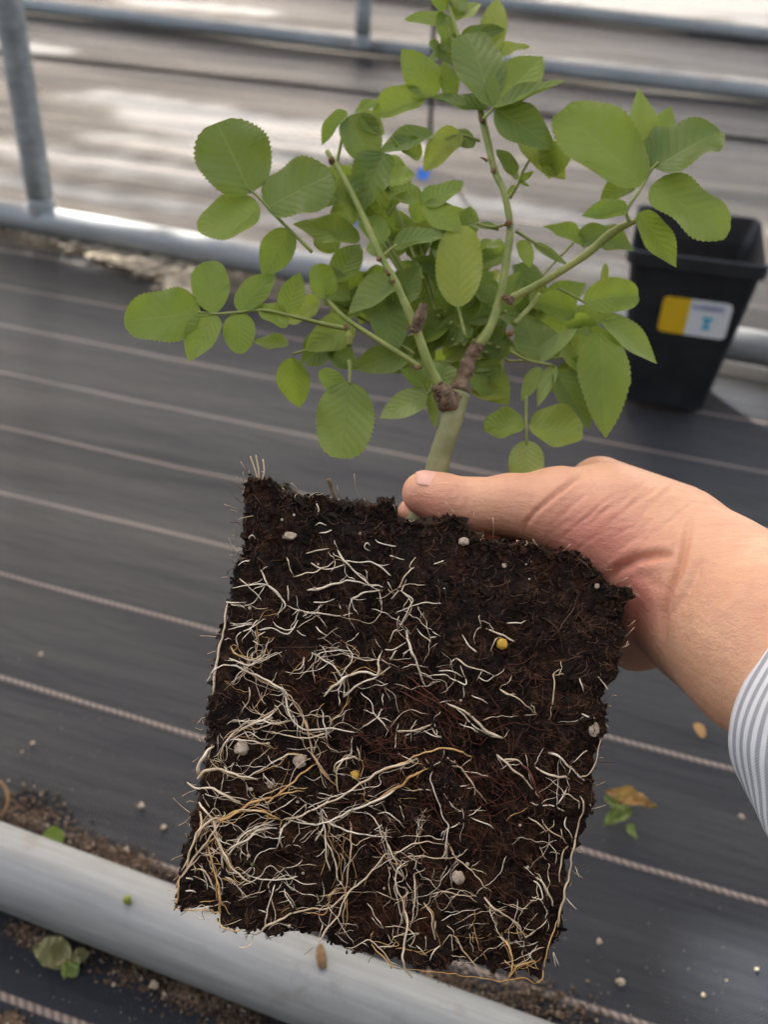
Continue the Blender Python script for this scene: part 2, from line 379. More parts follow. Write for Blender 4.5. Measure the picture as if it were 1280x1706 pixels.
props(mesh('added_sun_blocker', V, F, blocker_material(), smooth=False), 'unseen sun blocker added above the ground cloth, openings shaped for sun patches, curtain behind the camera', 'shade net')

# ------------------------------------------------------------------ litter, perlite and dead leaves on the ground
def chips(V, F, c, size, flat=.5, rng=random):
    # small irregular lump: jittered octahedron
    q = Quaternion((rng.gauss(0, 1), rng.gauss(0, 1), rng.gauss(0, 1), rng.gauss(0, 1))).normalized(); b = len(V)
    ax = [Vector((1, 0, 0)), Vector((0, 1, 0)), Vector((-1, 0, 0)), Vector((0, -1, 0)), Vector((0, 0, flat)), Vector((0, 0, -flat))]
    for a in ax: V.append(c+(q @ (a*size*rng.uniform(.6, 1.3))))
    for f in ((0, 1, 4), (1, 2, 4), (2, 3, 4), (3, 0, 4), (1, 0, 5), (2, 1, 5), (3, 2, 5), (0, 3, 5)): F.append(tuple(b+k for k in f))
def litter(name, spots, mat, n, smin, smax, label=None, flat=.5):
    V, F = [], []
    for _ in range(n):
        (x0, y0), (x1, y1), sp = random.choice(spots); t = random.random()
        x, y = x0+(x1-x0)*t+random.gauss(0, sp*1.6), y0+(y1-y0)*t+random.gauss(0, sp)
        s = random.uniform(smin, smax)*random.random()**.7+smin*.3
        g = G(x, y, s*.3); chips(V, F, g, s, flat)
    return props(mesh(name, V, F, mat, smooth=False), kind='stuff')
near_up = [((0, 1352), (120, 1402), 16), ((120, 1395), (280, 1462), 9), ((20, 1330), (80, 1370), 16), ((150, 1410), (240, 1446), 10), ((700, 1618), (880, 1680), 12), ((840, 1640), (980, 1706), 20)]
near_lo = [((20, 1545), (110, 1590), 9), ((120, 1560), (420, 1690), 13), ((330, 1660), (420, 1700), 18), ((0, 1700), (30, 1710), 8), ((180, 1600), (330, 1665), 15)]
litter('soil_litter', near_up+near_lo, M_crumb, 5200, .0006, .0026)
litter('pale_litter', near_up+near_lo, M_litter, 900, .0006, .0022)
V, F = [], []
for _ in range(420):
    (xa, ya), (xb, yb), sp_ = random.choice([((60, 388), (330, 432), 8), ((150, 415), (250, 450), 7), ((230, 430), (340, 470), 9), ((280, 470), (340, 500), 4)])
    t_ = random.random(); g = G(xa+(xb-xa)*t_+random.gauss(0, 8), ya+(yb-ya)*t_+random.gauss(0, sp_), random.uniform(.001, .006)); L_ = random.uniform(.006, .022); W_ = L_*random.uniform(.25, .6)
    a_ = TH+random.gauss(0, .8); b_ = len(V); n_v = 7
    for k_ in range(n_v):
        q_ = 2*pi*k_/n_v; u_, v_ = L_*cos(q_)*random.uniform(.6, 1), W_*sin(q_)*random.uniform(.6, 1); V.append(g+Vector((u_*cos(a_)-v_*sin(a_), u_*sin(a_)+v_*cos(a_), random.uniform(-.001, .002))))
    F.append(tuple(range(b_, b_+n_v)))
props(mesh('leaf_litter', V, F, simple('dry_leaf_litter', (.16, .13, .09), (.52, .44, .32), 60, .8), smooth=False), kind='stuff')
litter('soil_litter', [((0, 380), (480, 462), 7)], M_crumb, 1500, .001, .005)
litter('pale_litter', [((0, 1150), (300, 1400), 60), ((950, 1400), (1280, 1700), 80), ((0, 1600), (300, 1700), 40)], M_perl, 420, .0002, .0007)
k = 0
grains = [(67, 1090, .0032, 'round pale perlite grain on the cloth, the largest left of the root ball'), (235, 1342, .0034, 'white perlite grain on the cloth above the foreground rail'),
          (272, 1378, .003, 'beige grain with a dark edge just above the foreground rail'), (54, 1238, .0024, None), (36, 1252, .0014, None), (257, 1641, .0042, 'bright white perlite grain below the foreground rail'),
          (1035, 1636, .0038, 'oblong white perlite grain right of the lower corner of the root ball'), (999, 1569, .0028, None), (1236, 1360, .003, None),
          (210, 1417, .003, None), (190, 1640, .002, None), (66, 148, .008, 'white speck far back beside the left upright post'), (1173, 1658, .002, None), (1262, 1615, .002, None)]
for (x, y, s, lb) in grains:
    V, F = [], []; s *= .62; bmx = bmesh.new(); bmesh.ops.create_icosphere(bmx, subdivisions=3, radius=s)
    for v in bmx.verts: v.co *= 1+.75*noise.noise(v.co*(1.1/s)+Vector((x, y, 0))); v.co.z *= .8
    me = bpy.data.meshes.new('perlite_grain'); bmx.to_mesh(me); bmx.free(); me.materials.append(M_perl)
    me.polygons.foreach_set('use_smooth', [True]*len(me.polygons))
    o = bpy.data.objects.new('perlite_grain', me); COL.objects.link(o); o.location = G(x, y, s*.7)
    props(o, lb or 'tiny pale perlite grain lying loose on the dark ground cloth', 'grain', 'perlite grains scattered on the cloth')

def leaf_mesh(base, tip, width, nrm, fold=.25, curl=.15, p=.55, q=.85, teeth=1.0, wav=.3, nu=54, nv=8, seed=0, crum=0):
    """leaf surface from base to tip; returns V, F, UV"""
    ax = tip-base; L = ax.length; t = ax/L; nrm = (nrm-t*nrm.dot(t)).normalized(); s = t.cross(nrm)
    um = p/(p+q); mx = (um**p)*((1-um)**q); V, F, UV = [], [], []
    for i in range(nu+1):
        u = i/nu; w = (u**p)*((1-u)**q)/mx*width*.5
        saw = ((u*18) % 1.0)
        if q > .6: w *= 1-.55*math.exp(-(1-u)/.06)
        w *= 1+teeth*.06*(saw-.4)*min(1, 6*u)*(1.6 if u > .1 else .3)
        bend = -curl*L*(u*u)+curl*L*.35*u
        for j in range(nv+1):
            v = j/nv*2-1; a = abs(v)
            z = fold*w*a**1.3 + wav*w*.25*sin(u*9+seed*3+v*2.2)*a*a + bend
            lat = v*w*(1-fold*fold*.35)
            if crum: z += crum*noise.noise(Vector((u*3.1, v*1.6, seed)))+crum*.5*noise.noise(Vector((u*8, v*4, seed+3)))
            V.append(base+t*(u*L+teeth*L*.012*a*saw)+s*lat+nrm*z); UV.append((u, j/nv))
    for i in range(nu):
        for j in range(nv):
            a = i*(nv+1)+j; F.append((a, a+1, a+nv+2, a+nv+1))
    return V, F, UV
def leaf_obj(name, mat, parent, **kw):
    V, F, UV = leaf_mesh(**kw); o = mesh(name, V, F, mat, parent); me = o.data
    uvl = me.uv_layers.new(name='UVMap'); li = np.zeros(len(me.loops), dtype=np.int32); me.loops.foreach_get('vertex_index', li)
    uvl.data.foreach_set('uv', np.array(UV)[li].ravel()); return o
ZUP = Vector((0, 0, 1))
def fallen(pxs, label, cat='leaf'):
    c = G(*pxs[0][0]); t = empty('fallen_leaf', c.to_tuple()); props(t, label, cat)
    for i, (b_, tp, w, mat, fo, cu, h0, h1) in enumerate(pxs):
        leaf_obj('leaflet', mat, t, base=G(*b_, h0), tip=G(*tp, h1), width=w, nrm=ZUP+VIEW*-.4, fold=fo, curl=cu, wav=.9, seed=i+.7, crum=w*.45)
    return t
M_dead = leaf_material('withered_leaf', (.20, .19, .08), (.34, .32, .17), .2)
M_brownl = leaf_material('brown_leaf', (.30, .14, .04), (.48, .27, .10), .25)
fl = fallen([((118, 1600), (56, 1578), .020, M_dead, .5, -.3, .006, .010), ((118, 1600), (150, 1585), .009, M_dead, .4, .2, .006, .004), ((128, 1598), (106, 1636), .012, M_leafl, .5, -.2, .004, .003)],
       'crumpled olive withered leaf on the cloth below the foreground rail, bottom left')
fl = fallen([((1012, 1325), (1040, 1358), .013, M_leafl, .5, -.2, .006, .006), ((1050, 1345), (1008, 1372), .013, M_leafl, .4, .2, .006, .004), ((1046, 1375), (1062, 1398), .006, M_leafl, .3, .2, .005, .003),
        ((1010, 1318), (1094, 1350), .015, M_brownl, .7, -.3, .008, .010)], 'fallen leaf half green and half dry brown, on the cloth right of the root ball')
def small_leaf(name, px, tip, w, mat, label):
    o = leaf_obj(name, mat, None, base=G(*px, .004), tip=G(*tip, .006), width=w, nrm=ZUP-VIEW*.3, fold=.4, curl=.1, q=.5, p=.5); props(o, label, 'leaf'); return o
small_leaf('fallen_leaf', (70, 1392), (104, 1402), .016, M_leaf, 'small round green leaf lying against the upper side of the foreground rail')
small_leaf('petal', (1160, 1205), (1172, 1228), .009, M_brownl, 'small yellow dried petal on the cloth right of the root ball, left of the sleeve')
o = tube('twig', [G(0, 1302, .01), G(10, 1318, .012), G(12, 1340, .01), G(0, 1362, .006)], [.0013, .0016, .0014, .001], M_scar, None, 16, 8); props(o, 'curved reddish brown twig at the left edge above the foreground rail', 'twig')
V, F = [], []; chips(V, F, P(212, 1497, .545)*1.0, .0001)
def lump(name, loc, s, mat, label, cat, sc=(1, 1, 1), rot=0):
    bmx = bmesh.new(); bmesh.ops.create_icosphere(bmx, subdivisions=3, radius=s)
    for v in bmx.verts:
        v.co *= 1+.3*noise.noise(v.co*(1.5/s)); v.co = Vector((v.co.x*sc[0], v.co.y*sc[1], v.co.z*sc[2]))
    me = bpy.data.meshes.new(name); bmx.to_mesh(me); bmx.free(); me.materials.append(mat); me.polygons.foreach_set('use_smooth', [True]*len(me.polygons))
    o = bpy.data.objects.new(name, me); COL.objects.link(o); o.location = loc; o.rotation_euler = (0, 0, rot)
    if label: props(o, label, cat)
    return o
lump('flower_bud', G(212, 1499, .052), .0026, M_leafy, 'tiny yellow green bud resting on top of the foreground rail', 'bud')
lump('bark_chip', G(536, 1594, .0515), .004, M_scar, 'brown bark chip on the foreground rail under the bottom edge of the root ball', 'chip', (.8, 1.8, .3), .2)

# ------------------------------------------------------------------ black pot with label
def make_pot():
    yaw = atan2(1.022-1.068, .424-.263)
    t = empty('plant_pot', (.329, .996, 0), -radians(14)); props(t, 'square black plastic pot with a yellow and white label, standing behind the rose', 'pot')
    W1, W0, Hh, D = .150, .098, .200, .143
    def ring(w, yc, z, r=.012):
        pts = []
        for (sx, sy) in ((1, 1), (-1, 1), (-1, -1), (1, -1)):
            a0 = atan2(sy, sx)
            for k in range(-4, 5):
                a = a0+k*pi/16/1.0
                pts.append(Vector((sx*(w/2-r)+r*cos(a), yc+sy*(w/2-r)+r*sin(a), z)))
        return pts
    def shell(prof, name, mat, parent):
        V, F = [], []; nr = 36
        for (w, z) in prof: V += ring(w, D/2, z)
        for i in range(len(prof)-1):
            for k in range(nr): F.append((i*nr+k, i*nr+(k+1) % nr, (i+1)*nr+(k+1) % nr, (i+1)*nr+k))
        F.append(tuple(reversed(range(nr)))); F.append(tuple((len(prof)-1)*nr+k for k in range(nr)))
        o = mesh(name, V, F, mat, parent, world=False)
        for pl in o.data.polygons: pl.use_smooth = False
        return o
    w = lambda z: W0+(W1-.006-W0)*z/Hh
    shell([(w(0)-.004, 0), (w(.003), .003), (w(.08), .08), (w(.184), .184), (W1, .185), (W1, Hh), (W1-.003, Hh+.0015), (W1-.007, Hh), (w(.17)-.006, .170), (w(.02)-.006, .02)], 'body', M_pot, t)
    # soil inside
    V, F = [], []; random.seed(3)
    N = 24; ws = w(.14)-.010
    for j in range(N+1):
        for i in range(N+1):
            x, y = (i/N-.5)*ws, (j/N-.5)*ws; V.append((x, D/2+y, .140+.006*noise.noise(Vector((x*60, y*60, 1)))))
    for j in range(N):
        for i in range(N): a = j*(N+1)+i; F.append((a, a+1, a+N+2, a+N+1))
    mesh('potting_soil', V, F, M_crumb, t, world=False)
    # label on the front face
    m, n, l, b = new_mat('printed_label'); uv = n.new('ShaderNodeUVMap').outputs[0]; sp = n.new('ShaderNodeSeparateXYZ'); l.new(uv, sp.inputs[0])
    f = mth(n, l, 'GREATER_THAN', sp.outputs[0], .40); c = mixc(n, l, f, (.80, .50, .02), (.80, .82, .84)); l.new(c, b.inputs['Base Color']); b.inputs['Roughness'].default_value = .4
    def face(u, z, off):       # u -.5..5 across the front face
        ww = w(z); return Vector((u, D/2-ww/2-off, z))
    lw, lh, cx, cz = .075, .045, .012, .128
    V, F, UV = [], [], []; pts = []
    r = .006
    for (sx, sy) in ((1, 1), (-1, 1), (-1, -1), (1, -1)):
        for k in range(7):
            a = atan2(sy, sx)-pi/4+k*pi/12
            pts.append((sx*(lw/2-r)+r*cos(a), sy*(lh/2-r)+r*sin(a)))
    V = [face(cx+a, cz+b2, .0012) for a, b2 in pts]+[face(cx+a, cz+b2, .0002) for a, b2 in pts]; nn = len(pts)
    F = [tuple(range(nn))]+[(k, nn+k, nn+(k+1) % nn, (k+1) % nn) for k in range(nn)]
    o = mesh('label_sticker', V, F, m, t, smooth=False, world=False); uvl = o.data.uv_layers.new(name='UVMap')
    for li, lp in enumerate(o.data.loops):
        a, b2 = pts[lp.vertex_index % nn]; uvl.data[li].uv = (a/lw+.5, b2/lh+.5)
    mi = simple('blue_ink', (.10, .14, .36), (.14, .2, .45), 50); mc = simple('cyan_ink', (.06, .42, .62), (.08, .5, .7), 50)
    random.seed(5)
    V, F = [], []
    for row, z0 in ((0, .0185),):
        x = -.005
        while x < .030:                                   # unreadable row of blue capitals
            cw = random.choice((.0022, .003, .0034)); st = .0008
            def q(x0, z1, x1, z2):
                b = len(V)
                for (a, c_) in ((x0, z1), (x1, z1), (x1, z2), (x0, z2)): V.append(face(cx+a, cz+c_, .0018))
                F.append((b, b+1, b+2, b+3))
            q(x, z0-.0075, x+st, z0); q(x+cw-st, z0-.0075, x+cw, z0-.001*random.choice((0, 1, 2)))
            if random.random() < .7: q(x+st+.0001, z0-.0008, x+cw-st-.0001, z0)
            if random.random() < .6: q(x+st+.0001, z0-.0045, x+cw-st-.0001, z0-.0035)
            x += cw+.0014
    mesh('printed_text', V, F, mi, o, smooth=False, world=False)
    V, F = [], []
    def poly(ps):
        b = len(V); V.extend([face(cx+a, cz+c_, .0018) for a, c_ in ps]); F.append(tuple(range(b, b+len(ps))))
    poly([(.008, .0035), (.020, .0035), (.0175, -.0025), (.0105, -.0025)]); poly([(.0110, -.0029), (.0172, -.0029), (.0160, -.0075), (.0120, -.0075)]); poly([(.0098, -.0079), (.0182, -.0079), (.0182, -.0125), (.0098, -.0125)])
    mesh('printed_symbol', V, F, mc, o, smooth=False, world=False)
make_pot()
random.seed(11)
# thin dark support stake and blue tags seen between the leaves
o = tube('support_stake', [G(712, 255), P(697, 0, 1.95), P(694, -60, 1.8)], [.0035]*3, M_pot, None, 12, 10); bpy.data.objects.remove(o)
gb = G(716, 250); V, F = [], []; pts = [gb.lerp(gb+Vector((-.02, 0, 1.0)), i/8) for i in range(9)]; tube_into(V, F, pts, [.0048]*9, 10)
props(mesh('support_stake', V, F, M_pot), 'thin dark upright stake behind the top of the rose', 'stake')
M_blue = simple('blue_plastic', (.03, .16, .62), (.05, .22, .75), 40, .4)
def tag3(px, py, s, lb):
    c = G(px, py, .02); V = [c+RTV*a*s+UPV*b_*s-VIEW*d for d in (0, .002) for a, b_ in ((-.6, -.4), (.5, -.6), (.7, .4), (-.3, .6))]
    F = [(0, 1, 2, 3), (7, 6, 5, 4)]+[(k, (k+1) % 4, 4+(k+1) % 4, 4+k) for k in range(4)]
    props(mesh('plastic_tag', V, F, M_blue, smooth=False), lb, 'tag', 'blue tags behind the rose')
tag3(704, 290, .020, 'blue plastic tag seen through the upper leaves'); tag3(598, 371, .011, 'smaller blue plastic tag seen beside the left branch')

# ------------------------------------------------------------------ rose plant: root ball
ZB = .36
rose = empty('rose_plant', P(700, 860, .42).to_tuple()); props(rose, 'leafy green rose plant with a square root ball full of white roots, held by hand', 'plant')
TOPc = [(405, 803), (412, 786), (425, 792), (440, 788), (452, 800), (470, 818), (500, 822), (530, 820), (560, 828), (600, 828), (622, 838), (640, 826), (656, 832), (661, 862), (690, 868), (720, 864), (738, 860), (752, 852), (770, 858), (786, 872), (800, 894), (850, 906), (875, 900), (905, 914), (930, 920), (960, 915), (985, 930), (1003, 945), (1015, 965), (1024, 980), (1045, 977), (1057, 990)]
RGTc = [(1057, 990), (1052, 1015), (1040, 1060), (1030, 1110), (1018, 1150), (1010, 1200), (998, 1260), (985, 1320), (972, 1380), (958, 1440), (945, 1480), (930, 1560), (918, 1600), (903, 1634)]
BOTc = [(292, 1512), (315, 1516), (345, 1516), (366, 1522), (370, 1546), (430, 1556), (500, 1574), (570, 1588), (640, 1600), (700, 1612), (760, 1620), (800, 1626), (850, 1632), (903, 1634)]
LFTc = [(405, 803), (400, 840), (396, 870), (390, 920), (384, 950), (376, 1000), (362, 1060), (352, 1130), (343, 1180), (332, 1245), (325, 1320), (312, 1390), (300, 1440), (292, 1512)]
def poly_eval(c, t):
    d = [0]
    for a, b in zip(c, c[1:]): d.append(d[-1]+math.hypot(b[0]-a[0], b[1]-a[1]))
    x = t*d[-1]
    for i in range(len(c)-1):
        if x <= d[i+1] or i == len(c)-2:
            k = (x-d[i])/(d[i+1]-d[i]); return (c[i][0]+(c[i+1][0]-c[i][0])*k, c[i][1]+(c[i+1][1]-c[i][1])*k)
def facez(x, y):       # depth of the front plane
    return ZB + (x-660)*.00002 + (1200-y)*.000022
CT, CR, CB, CLf = (lambda t: poly_eval(TOPc, t)), (lambda t: poly_eval(RGTc, t)), (lambda t: poly_eval(BOTc, t)), (lambda t: poly_eval(LFTc, t))
def coons(u, v):
    T, B, L, R = CT(u), CB(u), CLf(v), CR(v); c00, c10, c01, c11 = TOPc[0], TOPc[-1], BOTc[0], BOTc[-1]
    # soften the ragged top quickly below the edge
    return tuple((1-v)*T[i]+v*B[i]+(1-u)*L[i]+u*R[i]-((1-u)*(1-v)*c00[i]+u*(1-v)*c10[i]+(1-u)*v*c01[i]+u*v*c11[i]) for i in (0, 1))
BD = .105
cen = P(665, 1215, ZB+BD/2)
def displ(p):
    q = p*70
    a = noise.noise(q)*.5+.5; b = noise.noise(p*190+Vector((5, 1, 2))); c = noise.noise(p*520); d = noise.noise(p*28+Vector((9, 3, 1)))
    pit = max(0, .50-a)*2.6
    e5 = noise.noise(p*115+Vector((2, 7, 1))); amt = .0062*pit+.0018*b+.0012*c+.0030*d+.0022*abs(e5)+.0004*noise.noise(p*1300)
    return p-(-VIEW if False else (p-cen).normalized())*0 - (p-cen).normalized()*(amt+.0006)
def ball_surface():
    V, F = [], []
    def patch(fn, nu, nv, flip=False):
        b = len(V)
        for j in range(nv+1):
            for i in range(nu+1): V.append(displ(fn(i/nu, j/nv)))
        for j in range(nv):
            for i in range(nu):
                a = b+j*(nu+1)+i; f = (a, a+nu+1, a+nu+2, a+1); F.append(f if not flip else tuple(reversed(f)))
    def body(x, y, w):
        z = facez(x, y)+w*BD; k = 1-.05*w   # slightly narrower behind
        c = P(665, 1215, z); p = P(x, y, facez(x, y)); p = p+VIEW*(w*BD); cc = P(665, 1215, facez(665, 1215))+VIEW*(w*BD)
        return cc+(p-cc)*k
    patch(lambda u, v: body(*coons(u, v), 0), 300, 300)
    patch(lambda u, v: body(*CT(u), 1-v), 260, 60)
    patch(lambda u, v: body(*CB(u), v), 220, 60)
    patch(lambda u, v: body(*CLf(u), v), 220, 60, True)
    patch(lambda u, v: body(*CR(u), v), 220, 60)
    patch(lambda u, v: body(*coons(u, v), 1), 60, 60, True)
    # crumbs pressed into the face and rim
    rg = random.Random(4)
    for _ in range(9000):
        u, v = rg.random(), rg.random()
        if rg.random() < .16: v = rg.random()**2*.03
        x, y = coons(u, v); s = rg.uniform(.0003, .0010)*(1+2.0*(rg.random() < .10))
        p = displ(P(x, y, facez(x, y)))+VIEW*rg.uniform(-.0008, .0004); chips(V, F, p, s, .5, rg)
    for _ in range(1500):                                     # flat bark flakes and coarse fibre clumps
        x, y = coons(rg.random(), rg.random()); p = displ(P(x, y, facez(x, y)))-VIEW*rg.uniform(-.0003, .0006)
        a = rg.uniform(0, 2*pi); d1 = RTV*cos(a)+UPV*sin(a)+VIEW*rg.uniform(-.5, .5); d2 = (UPV*cos(a)-RTV*sin(a)+VIEW*rg.uniform(-.7, .7)); d3 = d1.cross(d2).normalized(); L = rg.uniform(.0010, .0030); w_ = L*rg.uniform(.25, .6); b = len(V)
        for k in range(6): q_ = k*pi/3; V.append(p+d1*L*cos(q_)*rg.uniform(.7, 1.2)+d2*w_*sin(q_)*rg.uniform(.7, 1.2)-VIEW*.0002)
        V.append(p+d3*.0004); V.append(p-d3*.0004)
        for k in range(6): F.append((b+k, b+(k+1) % 6, b+6)); F.append((b+(k+1) % 6, b+k, b+7))
    for _ in range(3500):                                     # rim crumbs all round the sides
        c = rg.choice((CT, CT, CR, CLf, CB)); x, y = c(rg.random()); w = rg.random()**1.5
        p = displ(body(x, y, w)); chips(V, F, p+(p-cen).normalized()*rg.uniform(-.0003, .0012), rg.uniform(.0003, .0013), .6, rg)
    return V, F
V, F = ball_surface(); soil = mesh('soil_block', V, F, M_soil, rose); soil['label'] = 'dark peat root ball shaped like a square pot'
for pl in soil.data.polygons: pl.use_smooth = len(pl.vertices) == 4

